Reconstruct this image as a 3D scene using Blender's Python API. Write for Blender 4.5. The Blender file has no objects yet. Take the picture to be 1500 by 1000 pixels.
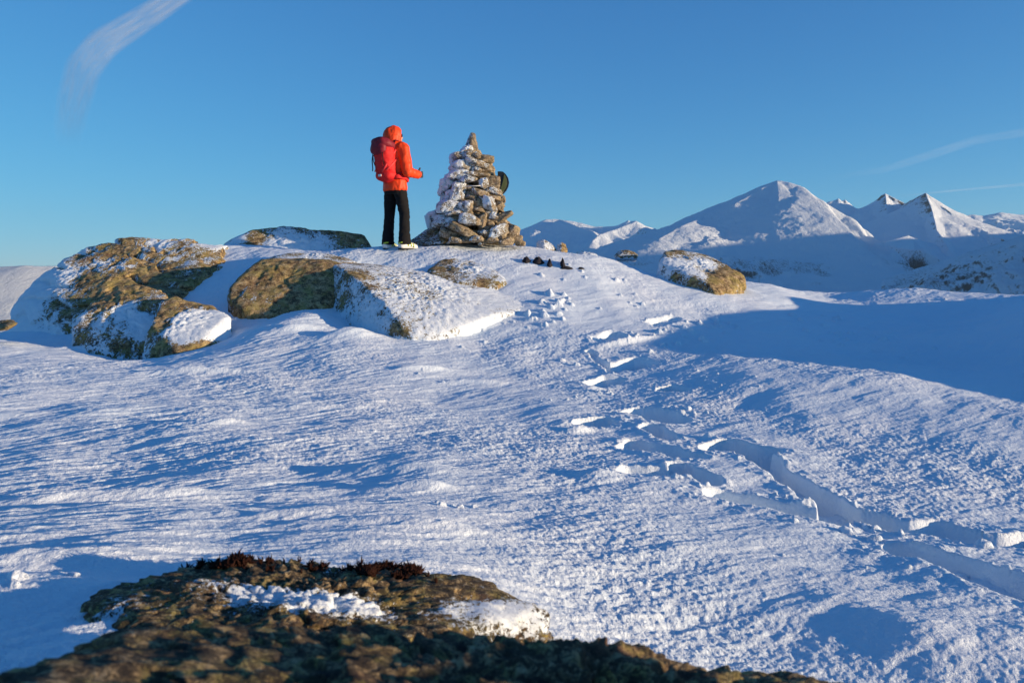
import bpy, bmesh, math, random
import numpy as np
from mathutils import Vector, Matrix
random.seed(7)
RNG = np.random.RandomState(11)
sc = bpy.context.scene
COL = sc.collection
R = math.radians

# ------------------------------------------------------------------ camera
F = 1167.0                      # focal length in pixels of the 1500 px wide photograph
PITCH = math.atan(105.0 / F)    # horizon at row 395
CP, SP = math.cos(PITCH), math.sin(PITCH)

def ray(px, py):
    x = (np.asarray(px, float) - 750) / F
    y = (500 - np.asarray(py, float)) / F
    return np.stack([x, CP + SP * y, -SP + CP * y], -1)

def P(px, py, d):
    """photograph pixel + distance in front of the camera (along world Y) -> point"""
    r = ray(px, py)
    d = np.asarray(d, float)
    return r * (d / r[..., 1])[..., None]

def proj(p):
    X, Y, Z = p[..., 0], p[..., 1], p[..., 2]
    c = CP * Y - SP * Z
    u = SP * Y + CP * Z
    c = np.where(np.abs(c) < 1e-6, 1e-6, c)
    return 750 + F * X / c, 500 - F * u / c, c

cam_d = bpy.data.cameras.new('camera')
cam = bpy.data.objects.new('camera', cam_d)
COL.objects.link(cam)
cam.rotation_euler = (math.pi / 2 - PITCH, 0, 0)
cam_d.sensor_width = 36
cam_d.lens = 36 * F / 1500
cam_d.clip_start = 0.02
cam_d.clip_end = 200000
cam_d.dof.use_dof = True
cam_d.dof.focus_distance = 8.0
cam_d.dof.aperture_fstop = 9.0
sc.camera = cam

# ------------------------------------------------------------------ light
SUN_AZ = R(107)     # clockwise from the view direction: to the right and a little behind
SUN_EL = R(6.2)
sd = bpy.data.lights.new('sun', 'SUN')
sd.energy = 4.7
sd.angle = R(0.5)
sd.color = (1.0, 0.76, 0.50)
so = bpy.data.objects.new('sun', sd)
COL.objects.link(so)
SUN = Vector((math.sin(SUN_AZ) * math.cos(SUN_EL), math.cos(SUN_AZ) * math.cos(SUN_EL), math.sin(SUN_EL)))
so.rotation_euler = SUN.to_track_quat('Z', 'Y').to_euler()
so.location = (20, -8, 8)
w = bpy.data.worlds.new('World')
sc.world = w
w.use_nodes = True
bg = w.node_tree.nodes['Background']
sky = w.node_tree.nodes.new('ShaderNodeTexSky')
sky.sky_type = 'NISHITA'
sky.sun_disc = False
sky.sun_elevation = SUN_EL
sky.sun_rotation = SUN_AZ
sky.altitude = 3000
sky.air_density = 1.0
sky.dust_density = 0.0
sky.ozone_density = 4.6
# soften the bright horizon band: c * a / (1 + k c)
wn = w.node_tree
def vm(op, a, b):
    nd = wn.nodes.new('ShaderNodeVectorMath'); nd.operation = op
    for i, v in enumerate((a, b)):
        if isinstance(v, tuple): nd.inputs[i].default_value = v
        else: wn.links.new(v, nd.inputs[i])
    return nd.outputs[0]
U = 0.15 * 2 ** 0.6
den = vm('ADD', vm('MULTIPLY', sky.outputs[0], (0.6 * U, 1.07 * U, 1.43 * U)), (1.0, 1.0, 1.0))
wn.links.new(vm('DIVIDE', vm('MULTIPLY', sky.outputs[0], (1.04, 1.44, 1.84)), den), bg.inputs[0])
bg.inputs[1].default_value = 0.15
vs = sc.view_settings
vs.view_transform = 'Standard'
vs.look = 'None'
vs.exposure = 0.6
vs.gamma = 1

# ------------------------------------------------------------------ noise
def _h(ix, iy, iz, seed):
    n = (ix * 374761393 + iy * 668265263 + iz * 2147483647 + seed * 974634777) & 0xFFFFFFFF
    n = ((n ^ (n >> 13)) * 1274126177) & 0xFFFFFFFF
    n = ((n ^ (n >> 16)) * 2246822519) & 0xFFFFFFFF
    return n ^ (n >> 15)

def noise2(x, y, seed=0):
    x = np.asarray(x, float); y = np.asarray(y, float)
    xi = np.floor(x).astype(np.int64); yi = np.floor(y).astype(np.int64)
    xf = x - xi; yf = y - yi
    u = xf * xf * xf * (xf * (xf * 6 - 15) + 10); v = yf * yf * yf * (yf * (yf * 6 - 15) + 10)
    def g(dx, dy):
        a = (_h(xi + dx, yi + dy, np.int64(0), seed) & 1023) * (2 * math.pi / 1024)
        return np.cos(a) * (xf - dx) + np.sin(a) * (yf - dy)
    a = g(0, 0) * (1 - u) + g(1, 0) * u
    b = g(0, 1) * (1 - u) + g(1, 1) * u
    return (a * (1 - v) + b * v) * 1.5

def noise3(p, seed=0):
    pi = np.floor(p).astype(np.int64)
    f = p - pi
    u = f * f * f * (f * (f * 6 - 15) + 10)
    r = 0
    for dx in (0, 1):
        for dy in (0, 1):
            for dz in (0, 1):
                h = _h(pi[:, 0] + dx, pi[:, 1] + dy, pi[:, 2] + dz, seed)
                gx = ((h & 255) / 127.5 - 1); gy = (((h >> 8) & 255) / 127.5 - 1); gz = (((h >> 16) & 255) / 127.5 - 1)
                d = gx * (f[:, 0] - dx) + gy * (f[:, 1] - dy) + gz * (f[:, 2] - dz)
                wx = u[:, 0] if dx else 1 - u[:, 0]
                wy = u[:, 1] if dy else 1 - u[:, 1]
                wz = u[:, 2] if dz else 1 - u[:, 2]
                r = r + d * wx * wy * wz
    return r * 1.1

def fbm2(x, y, n=4, seed=0, g=0.5, ridged=False):
    r = 0; a = 1
    for i in range(n):
        v = noise2(x * 2 ** i + 17.3 * i, y * 2 ** i - 9.1 * i, seed + i)
        r = r + a * ((1 - 2 * np.abs(v)) if ridged else v)
        a *= g
    return r

def fbm3(p, n=4, seed=0, g=0.5):
    r = 0; a = 1
    for i in range(n):
        r = r + a * noise3(p * 2 ** i + 11.7 * i, seed + i)
        a *= g
    return r

def sstep(a, b, x):
    t = np.clip((x - a) / (b - a), 0, 1)
    return t * t * (3 - 2 * t)

# ------------------------------------------------------------------ objects
def tag(o, label=None, cat=None, group=None, kind=None):
    if label: o['label'] = label
    if cat: o['category'] = cat
    if group: o['group'] = group
    if kind: o['kind'] = kind
    return o

def empty(name, loc, rz=0):
    o = bpy.data.objects.new(name, None)
    COL.objects.link(o)
    o.location = loc
    o.rotation_euler = (0, 0, rz)
    o.empty_display_size = 0.2
    return o

def obj_np(name, V, Fc, mat, parent=None, attrs=None, smooth=True):
    V = np.asarray(V, np.float32); Fc = np.asarray(Fc, np.int32)
    me = bpy.data.meshes.new(name)
    n = Fc.shape[1]
    me.vertices.add(len(V)); me.vertices.foreach_set('co', V.ravel())
    me.loops.add(Fc.size); me.loops.foreach_set('vertex_index', Fc.ravel())
    me.polygons.add(len(Fc))
    me.polygons.foreach_set('loop_start', np.arange(0, Fc.size, n, dtype=np.int32))
    me.polygons.foreach_set('use_smooth', np.full(len(Fc), smooth))
    me.update(calc_edges=True)
    for k, a in (attrs or {}).items():
        at = me.attributes.new(k, 'FLOAT', 'POINT')
        at.data.foreach_set('value', np.asarray(a, np.float32))
    me.materials.append(mat)
    o = bpy.data.objects.new(name, me)
    COL.objects.link(o)
    if parent: o.parent = parent
    return o

def grid_faces(nu, nv, wrap=False):
    i = np.arange(nu if wrap else nu - 1)[:, None]; j = np.arange(nv - 1)[None, :]
    i2 = (i + 1) % nu
    return np.stack([i * nv + j, i2 * nv + j, i2 * nv + j + 1, i * nv + j + 1], -1).reshape(-1, 4)

# ------------------------------------------------------------------ materials
class N:
    def __init__(s, name):
        s.m = bpy.data.materials.new(name); s.m.use_nodes = True
        s.t = s.m.node_tree; s.t.nodes.clear()
        s.out = s.t.nodes.new('ShaderNodeOutputMaterial')
    def n(s, typ, ins=None, **kw):
        nd = s.t.nodes.new('ShaderNode' + typ)
        for k, v in kw.items(): setattr(nd, k, v)
        for k, v in (ins or {}).items():
            if isinstance(v, bpy.types.NodeSocket): s.t.links.new(v, nd.inputs[k])
            else: nd.inputs[k].default_value = v
        return nd
    def noise(s, co, scale, detail=4, rough=0.5, dist=0):
        return s.n('TexNoise', {'Vector': co, 'Scale': scale, 'Detail': detail, 'Roughness': rough, 'Distortion': dist}).outputs['Fac']
    def math(s, op, a, b=0.0, c=0.0, clamp=False):
        nd = s.n('Math', {0: a, 1: b, 2: c}, operation=op); nd.use_clamp = clamp
        return nd.outputs[0]
    def ramp(s, fac, stops):
        nd = s.n('ValToRGB', {'Fac': fac}); cr = nd.color_ramp
        while len(cr.elements) < len(stops): cr.elements.new(0.5)
        for e, (p, c) in zip(cr.elements, stops):
            e.position = p; e.color = c if len(c) == 4 else (*c, 1)
        return nd.outputs['Color']
    def mix(s, f, a, b):
        nd = s.n('Mix', data_type='RGBA')
        for k, v in ((0, f), (6, a), (7, b)):
            if isinstance(v, bpy.types.NodeSocket): s.t.links.new(v, nd.inputs[k])
            else: nd.inputs[k].default_value = v if k == 0 else (*v, 1)
        return nd.outputs[2]
    def rng(s, v, a, b, c=0.0, d=1.0):
        return s.n('MapRange', {'Value': v, 'From Min': a, 'From Max': b, 'To Min': c, 'To Max': d}).outputs[0]
    def bump(s, h, st, dist, nrm=None):
        i = {'Height': h, 'Strength': st, 'Distance': dist}
        if nrm: i['Normal'] = nrm
        return s.n('Bump', i).outputs[0]
    def bsdf(s, **ins):
        ins = {k.replace('_', ' '): v for k, v in ins.items()}
        b = s.n('BsdfPrincipled', ins)
        s.t.links.new(b.outputs[0], s.out.inputs[0])
        return s.m

SNOW_C = (0.80, 0.875, 0.93)

def mat_snow():
    k = N('snow')
    co = k.n('TexCoord').outputs['Object']
    f1 = k.noise(co, 55, 5, 0.6)
    f2 = k.noise(co, 260, 3, 0.6)
    f3 = k.noise(co, 1.3, 3, 0.5)
    h = k.math('ADD', f1, k.math('MULTIPLY', f2, 0.35))
    nrm = k.bump(h, 0.9, 0.010)
    # ice glitter: rare crystals that mirror the light
    v = k.n('TexVoronoi', {'Vector': co, 'Scale': 420.0})
    gl = k.rng(k.n('SeparateColor', {0: v.outputs['Color']}).outputs[0], 0.93, 0.99)
    rough = k.math('SUBTRACT', 0.62, k.math('MULTIPLY', gl, 0.38), clamp=True)
    col = k.mix(k.rng(f3, 0.3, 0.7), (0.76, 0.86, 0.935), (0.82, 0.885, 0.935))
    return k.bsdf(Base_Color=col, Roughness=rough, Normal=nrm, IOR=1.31)

def mat_rock(name='frosted_rock', scale=1.0, lichen=0.45, dark=0.0, grey=0.0):
    k = N(name)
    co = k.n('TexCoord').outputs['Object']
    a = k.n('Attribute', attribute_name='rime').outputs['Fac']
    big = k.noise(co, 2.2 * scale, 5, 0.6)
    mid = k.noise(co, 14 * scale, 6, 0.65)
    fine = k.noise(co, 70 * scale, 5, 0.7)
    # stone: grey brown with ochre / green lichen and black lichen specks
    base = k.ramp(k.math('ADD', k.math('MULTIPLY', mid, 0.62), k.math('MULTIPLY', fine, 0.38)),
                  [(0.37, (0.022, 0.017, 0.014)), (0.46, (0.17, 0.115, 0.058)), (0.54, (0.42, 0.30, 0.15)), (0.64, (0.62, 0.48, 0.28))])
    lic = k.rng(k.noise(co, 5.5 * scale, 6, 0.7, 0.4), 0.47, 0.60)
    base = k.mix(k.math('MULTIPLY', lic, lichen), base, (0.40, 0.34, 0.09))
    blk = k.rng(k.noise(co, 20 * scale, 8, 0.8, 0.6), 0.53 - dark, 0.60 - dark)
    base = k.mix(k.math('MULTIPLY', blk, 0.85), base, (0.024, 0.020, 0.017))
    red = k.rng(big, 0.55, 0.68)
    base = k.mix(k.math('MULTIPLY', red, 0.4), base, (0.27, 0.13, 0.07))
    if grey: base = k.mix(grey, base, k.ramp(mid, [(.4, (.06, .057, .054)), (.62, (.36, .33, .29))]))
    # rime: threshold of the per-vertex amount against a fine feathery noise
    fz = k.noise(co, 34 * scale, 6, 0.75, 0.5)
    fb = k.noise(co, 7 * scale, 4, 0.6)
    t = k.math('ADD', a, k.math('ADD', k.math('MULTIPLY', k.math('SUBTRACT', fz, 0.5), 2.6), k.math('MULTIPLY', k.math('SUBTRACT', fb, 0.5), 1.0)))
    m = k.rng(t, 0.42, 0.54)
    col = k.mix(m, base, SNOW_C)
    h = k.math('ADD', k.math('MULTIPLY', mid, 0.5), k.math('ADD', k.math('MULTIPLY', fine, 0.35), k.math('MULTIPLY', m, 0.5)))
    nrm = k.bump(h, 1.0, 0.035 / scale)
    return k.bsdf(Base_Color=col, Roughness=0.85, Normal=nrm, Specular_IOR_Level=0.25)

M_SNOW = mat_snow()
M_ROCK = mat_rock()

# ------------------------------------------------------------------ summit ground
# measured points of the snow surface: pixel in the photograph, distance
CTRL = [
    # near field
    (1500, 1000, 1.75), (1200, 1000, 1.7), (1300, 940, 1.95), (1500, 905, 2.15), (1100, 900, 2.1), (1350, 850, 2.5), (1500, 850, 2.5),
    (900, 885, 1.95), (760, 850, 1.9), (560, 810, 1.95), (400, 800, 1.95), (200, 808, 1.75), (60, 850, 1.47), (0, 800, 1.85), (0, 880, 1.33), (0, 960, 1.06), (90, 900, 1.28), (60, 980, 1.0),
    (0, 720, 3.27), (300, 720, 3.2), (600, 720, 3.15), (900, 760, 2.95), (1150, 780, 3.0), (1500, 780, 3.35),
    (0, 640, 4.75), (300, 640, 4.65), (600, 640, 4.7), (880, 660, 4.5), (1100, 680, 4.3), (1300, 690, 4.35), (1500, 690, 4.45),
    (0, 570, 6.25), (300, 570, 6.45), (600, 570, 6.6), (900, 570, 7.0), (1150, 580, 6.25), (1330, 600, 6.0), (1500, 610, 5.75),
    (0, 524, 8.2), (200, 530, 8.35), (340, 500, 8.6), (370, 482, 9.0), (420, 492, 8.5), (150, 522, 8.7), (250, 528, 9.2), (620, 500, 8.5), (800, 500, 8.7), (1000, 500, 8.9), (1150, 520, 8.0), (1300, 550, 6.9), (1500, 592, 6.2),
    (0, 505, 8.9), (100, 512, 9.2), (330, 430, 10.4), (290, 382, 11.8), (330, 470, 9.7), (180, 480, 10.2), (470, 458, 9.4), (510, 478, 8.95), (520, 480, 9.5), (400, 470, 9.5), (780, 450, 9.8), (900, 450, 10.0), (1000, 460, 10.2), (1150, 480, 10.2), (1300, 500, 9.6), (1500, 530, 8.2),
    (60, 488, 10.4), (330, 400, 11.2), (560, 385, 11.2), (760, 400, 10.9), (860, 400, 11.2), (960, 420, 11.3), (1060, 425, 11.6), (1250, 455, 12.2), (1400, 470, 11.4),
    (450, 366, 11.9), (580, 363, 11.7), (700, 358, 12.1), (760, 362, 12.2), (830, 372, 12.3), (900, 380, 12.4), (960, 405, 12.5),
    (1000, 412, 12.7), (1130, 416, 13.3), (1215, 437, 13.4), (1275, 430, 13.3), (1400, 430, 12.9), (1500, 436, 12.2), (200, 425, 12.4), (60, 475, 12.0), (0, 490, 11.0),
    (330, 362, 12.4),
    (200, 435, 13.6), (330, 366, 13.4), (450, 368, 13.4), (580, 366, 12.7), (580, 367, 13.6), (700, 362, 13.1), (700, 366, 14), (830, 376, 13.2), (450, 369, 12.5), (60, 485, 13.2), (900, 385, 13.2), (1000, 414, 13.6),
]
ctrl = [P(a, b, c) for a, b, c in CTRL]
ctrl += [np.array(v) for v in [
    (7.6, 3.2, -1.35), (6.7, 5.5, -0.85), (6.5, 7.2, -0.28), (7.3, 9.2, -0.1), (9.5, 10.8, -0.15), (10, 6, -0.9), (12, 13, -0.9), (5.0, 1.0, -1.35),
    (2.2, 0.5, -1.04), (3.0, 1.9, -1.08), (1.7, 1.9, -0.96), (0, 0.2, -0.95), (-2.2, 0.5, -0.85), (-5, 2, -1.05), (-8, 5, -1.1), (-9, 9, -1.1), (0, -3, -1.0), (5, -3, -1.4), (-5, -3, -1.2), (10, 0, -1.8), (-10, 0, -1.5)]]
ctrl = np.array(ctrl)

def tps_fit(c, lam=0.004):
    xy = c[:, :2]; n = len(c)
    d = np.hypot(*(xy[:, None] - xy[None]).transpose(2, 0, 1))
    K = np.where(d > 0, d * d * np.log(d + 1e-12), 0) + lam * np.eye(n)
    Pm = np.c_[np.ones(n), xy]
    A = np.block([[K, Pm], [Pm.T, np.zeros((3, 3))]])
    return np.linalg.solve(A, np.r_[c[:, 2], np.zeros(3)])
TW = tps_fit(ctrl)

def tps(X, Y):
    r = TW[-3] + TW[-2] * X + TW[-1] * Y
    for i in range(len(ctrl)):
        d2 = (X - ctrl[i, 0]) ** 2 + (Y - ctrl[i, 1]) ** 2 + 1e-12
        r = r + TW[i] * 0.5 * d2 * np.log(d2)
    return r

CRX = np.array([-30, -9, -6, -3, 0, 1.2, 2.5, 4.2, 5.2, 6.0, 8, 12, 30])
CRY = np.array([10.5, 11.6, 12.3, 12.8, 13.0, 12.9, 12.8, 13.5, 13.7, 13.6, 12.7, 11.0, 9.0])

def ground_macro(X, Y):
    """smooth summit surface"""
    Xc = np.clip(X, -11, 11); Yc = np.clip(Y, -3.5, 14.5)
    z = tps(Xc, Yc)
    z = z + 0.12 * np.exp(-((X - 1.85) / .22) ** 2 - ((Y - 1.62) / .22) ** 2) + 0.30 * np.exp(-((X - 8.3) / .7) ** 2 - ((Y - 11.1) / .6) ** 2)  # two unseen mounds added beyond the right border to cast shade
    e = np.maximum(0, Y - np.interp(X, CRX, CRY) - 0.15)
    z = z - 0.75 * e * e / (e + 1.6)
    z = z - 0.45 * np.maximum(0, np.abs(X) - 9) ** 2 / (np.maximum(0, np.abs(X) - 9) + 4) - 0.35 * np.maximum(0, -3 - Y) ** 2 / (np.maximum(0, -3 - Y) + 5)
    return z

def hit(px, py, fn=None, off=0.0):
    """where the ray through a pixel meets the smooth ground"""
    fn = fn or ground_macro
    r = ray(px, py); r = r / r[1]
    t = np.arange(0.8, 16, 0.01)
    z = fn(r[0] * t, t) + off
    k = np.nonzero(r[2] * t < z)[0]
    i = k[0] if len(k) else len(t) - 1
    return np.array([r[0] * t[i], t[i], z[i]])

def seg_dist(X, Y, a, b):
    ab = b - a; L = (ab ** 2).sum() + 1e-9
    t = np.clip(((X - a[0]) * ab[0] + (Y - a[1]) * ab[1]) / L, 0, 1)
    return np.hypot(X - a[0] - t * ab[0], Y - a[1] - t * ab[1]), t

# footprints and the trench the hiker waded: (pixels along it), half width m, depth m
TRENCH = [
    ([(1560, 800), (1450, 792), (1370, 775), (1300, 765), (1240, 752)], 0.15, 0.20),
    ([(1240, 752), (1190, 722), (1150, 700), (1110, 672)], 0.10, 0.15),
    ([(1100, 662), (1070, 654)], 0.17, 0.22),
    ([(1200, 757), (1165, 747), (1120, 737), (1060, 724)], 0.12, 0.15),
    ([(1030, 705), (1000, 685)], 0.09, 0.12),
    ([(965, 692), (940, 690)], 0.14, 0.15),
    ([(1000, 668), (960, 655), (935, 650)], 0.12, 0.12),
    ([(980, 612), (950, 605)], 0.17, 0.15),
    ([(955, 625), (980, 640)], 0.08, 0.09),
    ([(880, 617), (865, 619)], 0.13, 0.13),
    ([(985, 570), (992, 570)], 0.12, 0.12),
    ([(895, 560), (878, 566)], 0.12, 0.12),
    ([(910, 538), (935, 530)], 0.18, 0.11),
    ([(865, 515), (900, 545)], 0.06, 0.06),
    ([(885, 497), (905, 492)], 0.13, 0.06),
    ([(1330, 808), (1380, 822), (1450, 842), (1560, 875)], 0.11, 0.10),
    ([(960, 474), (985, 468)], 0.12, 0.05),
]
TR = [([hit(*q)[:2] for q in pts], hw, dp) for pts, hw, dp in TRENCH]

# wind drifts that stand proud of the crust: pixel, length along, width, height, direction (rad, ground plane)
DRIFT = [
    (595, 690, .30, .10, .050, -.15), (630, 716, .12, .045, .035, 0), (640, 780, .24, .06, .035, .05), (430, 762, .13, .04, .03, .05),
    (330, 626, .20, .07, .045, .1), (300, 545, .55, .06, .055, .05), (630, 543, .28, .05, .045, .35), (520, 492, .32, .14, .09, .2),
    (15, 610, .25, .06, .035, 0), (240, 735, .8, .07, .028, .35), (60, 745, .7, .08, .026, .2), (480, 600, .5, .06, .03, .1), (1320, 920, .18, .09, .014, 1.9), (440, 480, .3, .07, .06, .3), (160, 520, .5, .1, .06, .15), (700, 560, .3, .05, .03, .1),
    (930, 500, .4, .05, .05, .5), (20, 825, .3, .07, .022, .1), (60, 860, .4, .07, .02, .1), (880, 700, .12, .09, .04, .3), (1040, 640, .05, .04, .04, 0), (1380, 806, .2, .06, .02, .1),
    (870, 575, .1, .03, .03, 0.2), (850, 628, .1, .05, .04, .5), (1240, 850, .2, .05, .012, -.4),
]
DR = [(hit(a, b)[:2], L, W, H, t) for a, b, L, W, H, t in DRIFT]

def drift_cover(X, Y):
    """snow banked against and over the rocks"""
    z = 0
    for (c, L, W, H, t) in DR:
        dx = X - c[0]; dy = Y - c[1]
        u = (dx * math.cos(t) + dy * math.sin(t)) / L; v = (-dx * math.sin(t) + dy * math.cos(t)) / W
        d = u * u + v * v
        z = z + H * np.where(d < 9, np.exp(-d * 1.2) * (1 + 0.25 * np.sign(-u) * np.minimum(np.abs(u), 1)), 0)
    return z

def ground(X, Y, full=True):
    z = ground_macro(X, Y)
    r = np.hypot(X, Y)
    near = 1 - sstep(14, 26, r)
    # broad wind waves and medium drifts
    z = z + near * 0.034 * fbm2(X * 0.8 + 3, Y * 0.65, 3, 5)
    z = z + near * 0.022 * sstep(0.5, -1.5, X) * noise2(X * 1.3 + 8, Y * 1.0, 33)
    wx = 0.82 * X + 0.57 * Y; wy = -0.57 * X + 0.82 * Y     # wind runs along wx
    if not full: return z
    warp = 0.25 * noise2(X * 1.7, Y * 1.7, 60)
    left = sstep(1.5, -2.5, X)
    z = z + near * 0.009 * fbm2(wx * 1.6 + warp, wy * 4.6 + warp, 3, 21)
    sas = fbm2(wx * 3.0 + warp, wy * 11 + 2 * warp, 3, 31, ridged=True)
    z = z + near * 0.0075 * np.maximum(sas - 0.35, 0) * (0.25 + 0.9 * left)
    patch = 0.45 + 0.75 * sstep(-0.3, 0.45, noise2(X * 0.8 + 4, Y * 0.55, 44)) 
    m1 = fbm2(wx * 10 + warp, wy * 13 + warp, 2, 71, 0.5)
    z = z + near * patch * 0.0036 * m1
    m2 = fbm2(wx * 31 + warp, wy * 36 + warp * 2, 4, 91, 0.66)
    z = z + near * (0.10 + 0.95 * patch ** 1.4) * 0.0034 * m2
    z = z + drift_cover(X, Y)
    # footprints
    jx = 0.05 * noise2(X * 5, Y * 5, 7); jy = 0.05 * noise2(X * 5, Y * 5, 8)
    for pts, hw, dp in TR:
        if len(pts) == 1: pts = pts * 2
        dmin = np.full(np.shape(X), 99.0); sa = np.zeros(np.shape(X)); acc = 0.0
        for a, b in zip(pts[:-1], pts[1:]):
            d, tt = seg_dist(X + jx, Y + jy, a, b)
            L_ = math.hypot(b[0] - a[0], b[1] - a[1])
            sa = np.where(d < dmin, acc + tt * L_, sa); dmin = np.minimum(dmin, d); acc += L_
        step = 1.0 if acc < 0.45 else 0.76 + 0.24 * np.cos(sa * 2 * math.pi / 0.40)
        dmin = dmin * (1.0 if acc < 0.45 else 1.08 - 0.10 * np.cos(sa * 2 * math.pi / 0.40))
        near_m = dmin < hw * 2.4
        if not near_m.any(): continue
        s = (1 - sstep(hw * 0.82, hw * 1.04, dmin)) * step
        rim = np.exp(-((dmin - hw * 1.2) / (hw * 0.22)) ** 2) * np.maximum(0, noise2(X * 9, Y * 9, 5) + 0.15)
        floor = 0.03 * noise2(X * 6, Y * 6, 12)
        z = z - s * (dp + floor) + rim * 0.004 + np.exp(-((dmin - hw * 1.35) / (hw * 0.45)) ** 2) * (0.010 * np.maximum(0, fbm2(X * 22, Y * 22, 3, 15)) + 0.012 * np.maximum(0, noise2(X * 5, Y * 5, 16)))
    return z

# clods of broken crust thrown out beside the track
CLOD = []
def clods(px, py, rad, n, s0, s1):
    c = hit(px, py)
    for _ in range(n):
        a = random.uniform(0, 6.283); q = rad * math.sqrt(random.random())
        CLOD.append((c[0] + q * math.cos(a), c[1] + q * math.sin(a), random.uniform(s0, s1)))
for a in [(1010, 608, .22, 9, .012, .03), (885, 575, .2, 6, .012, .03), (800, 455, .35, 14, .02, .05), (825, 440, .3, 10, .02, .05), (930, 500, .5, 14, .015, .04), (980, 495, .4, 12, .015, .04),
          (1040, 470, .4, 10, .02, .05), (760, 470, .5, 10, .015, .035), (830, 590, .25, 4, .01, .02), (650, 545, .4, 4, .01, .02), (850, 530, .2, 2, .02, .04),
          (1215, 470, .5, 9, .02, .05), (1240, 495, .5, 12, .02, .05), (1300, 520, .8, 6, .015, .035), (600, 575, 1.2, 8, .008, .018), (1170, 740, .4, 8, .01, .025), (1300, 780, .4, 8, .01, .03), (1450, 800, .5, 14, .01, .03),
          (1010, 480, .6, 12, .02, .05), (870, 420, .8, 14, .02, .04), (1370, 440, .2, 2, .02, .04), (1200, 820, .3, 4, .006, .012), (680, 740, .12, 5, .008, .018), (950, 560, 1.0, 20, .008, .018), (700, 480, 1.0, 16, .01, .03), (60, 850, .1, 3, .008, .016)]:
    clods(*a)
CLOD = np.array(CLOD)

def build_ground():
    az = np.concatenate([np.linspace(-180, -50, 90, endpoint=False), np.linspace(-50, -36, 70, endpoint=False), np.linspace(-36, 36, GAZ, endpoint=False), np.linspace(36, 50, 70, endpoint=False), np.linspace(50, 180, 90, endpoint=False)])
    az = np.radians(az)
    r = [0.0]; q = 0.25
    while q < 17:
        r.append(q); q += max(0.006, 0.0021 * q) if q > 1.1 else 0.03
    while q < 900:
        r.append(q); q *= 1.035
    r = np.array(r)
    A, Rr = np.meshgrid(az, r, indexing='ij')
    X = Rr * np.sin(A); Y = Rr * np.cos(A)
    Z = np.empty_like(X)
    flat = X.ravel(); flaty = Y.ravel(); zf = Z.ravel()
    for s in range(0, len(flat), 200000):
        zf[s:s + 200000] = ground(flat[s:s + 200000], flaty[s:s + 200000])
    for cx, cy, cr in CLOD:
        ang = math.atan2(cx, cy); rr = math.hypot(cx, cy)
        i0 = np.searchsorted(az, ang - 1.6 * cr / rr); i1 = np.searchsorted(az, ang + 1.6 * cr / rr)
        j0 = np.searchsorted(r, rr - 1.6 * cr); j1 = np.searchsorted(r, rr + 1.6 * cr)
        xs = X[i0:i1, j0:j1]; ys = Y[i0:i1, j0:j1]
        d = np.hypot(xs - cx, ys - cy) * (1 + 0.5 * noise2(xs / cr, ys / cr, 3)) / cr
        zf.reshape(X.shape)[i0:i1, j0:j1] += cr * 0.9 * np.sqrt(np.maximum(0, 1 - d * d))
    Z = zf.reshape(X.shape)
    V = np.stack([X, Y, Z], -1).reshape(-1, 3)
    o = obj_np('snow_ground', V, grid_faces(len(az), len(r), True)[:, ::-1], M_SNOW)
    tag(o, 'wind-crusted summit snow with a trail of deep footprints', 'snow', kind='structure')
    return o

GAZ = 1150
build_ground()

# ------------------------------------------------------------------ rocks
_ico = {}
def ico(sub):
    if sub not in _ico:
        bm = bmesh.new(); bmesh.ops.create_icosphere(bm, subdivisions=sub, radius=1)
        v = np.array([x.co[:] for x in bm.verts]); f = np.array([[x.index for x in t.verts] for t in bm.faces]); bm.free()
        _ico[sub] = (v / np.linalg.norm(v, axis=1)[:, None], f)
    return _ico[sub]

def hull_planes(pts):
    bm = bmesh.new()
    vs_ = [bm.verts.new(p) for p in pts]
    bmesh.ops.convex_hull(bm, input=vs_)
    bm.normal_update()
    c = np.mean(pts, 0); out = []
    for f in bm.faces:
        n = np.array(f.normal[:]); d = n @ (np.array(f.verts[0].co[:]) - c)
        if d < 0: n, d = -n, -d
        if f.calc_area() > 1e-9: out.append((n, d))
    bm.free()
    return c, out

def hull_shape(hulls, sub, k=14, center=None):
    D, Fc = ico(sub)
    cs = [hull_planes(np.array(h)) for h in hulls]
    c0 = cs[0][0] if center is None else np.array(center)
    rad = None
    for c, pl in cs:
        acc = 0
        for n, d in pl:
            dd = n @ (c + n * d - c0)      # plane offset from shared centre
            acc = acc + np.maximum(D @ n, 1e-4) ** k / max(dd, 1e-3) ** k
        r = acc ** (-1.0 / k)
        rad = r if rad is None else np.maximum(rad, r)
    return c0, D, Fc, rad

def vnormals(V, Fc):
    fn = np.cross(V[Fc[:, 1]] - V[Fc[:, 0]], V[Fc[:, 2]] - V[Fc[:, 0]])
    n = np.zeros_like(V)
    for i in range(3):
        np.add.at(n, Fc[:, i], fn)
    return n / (np.linalg.norm(n, axis=1)[:, None] + 1e-12)

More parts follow.
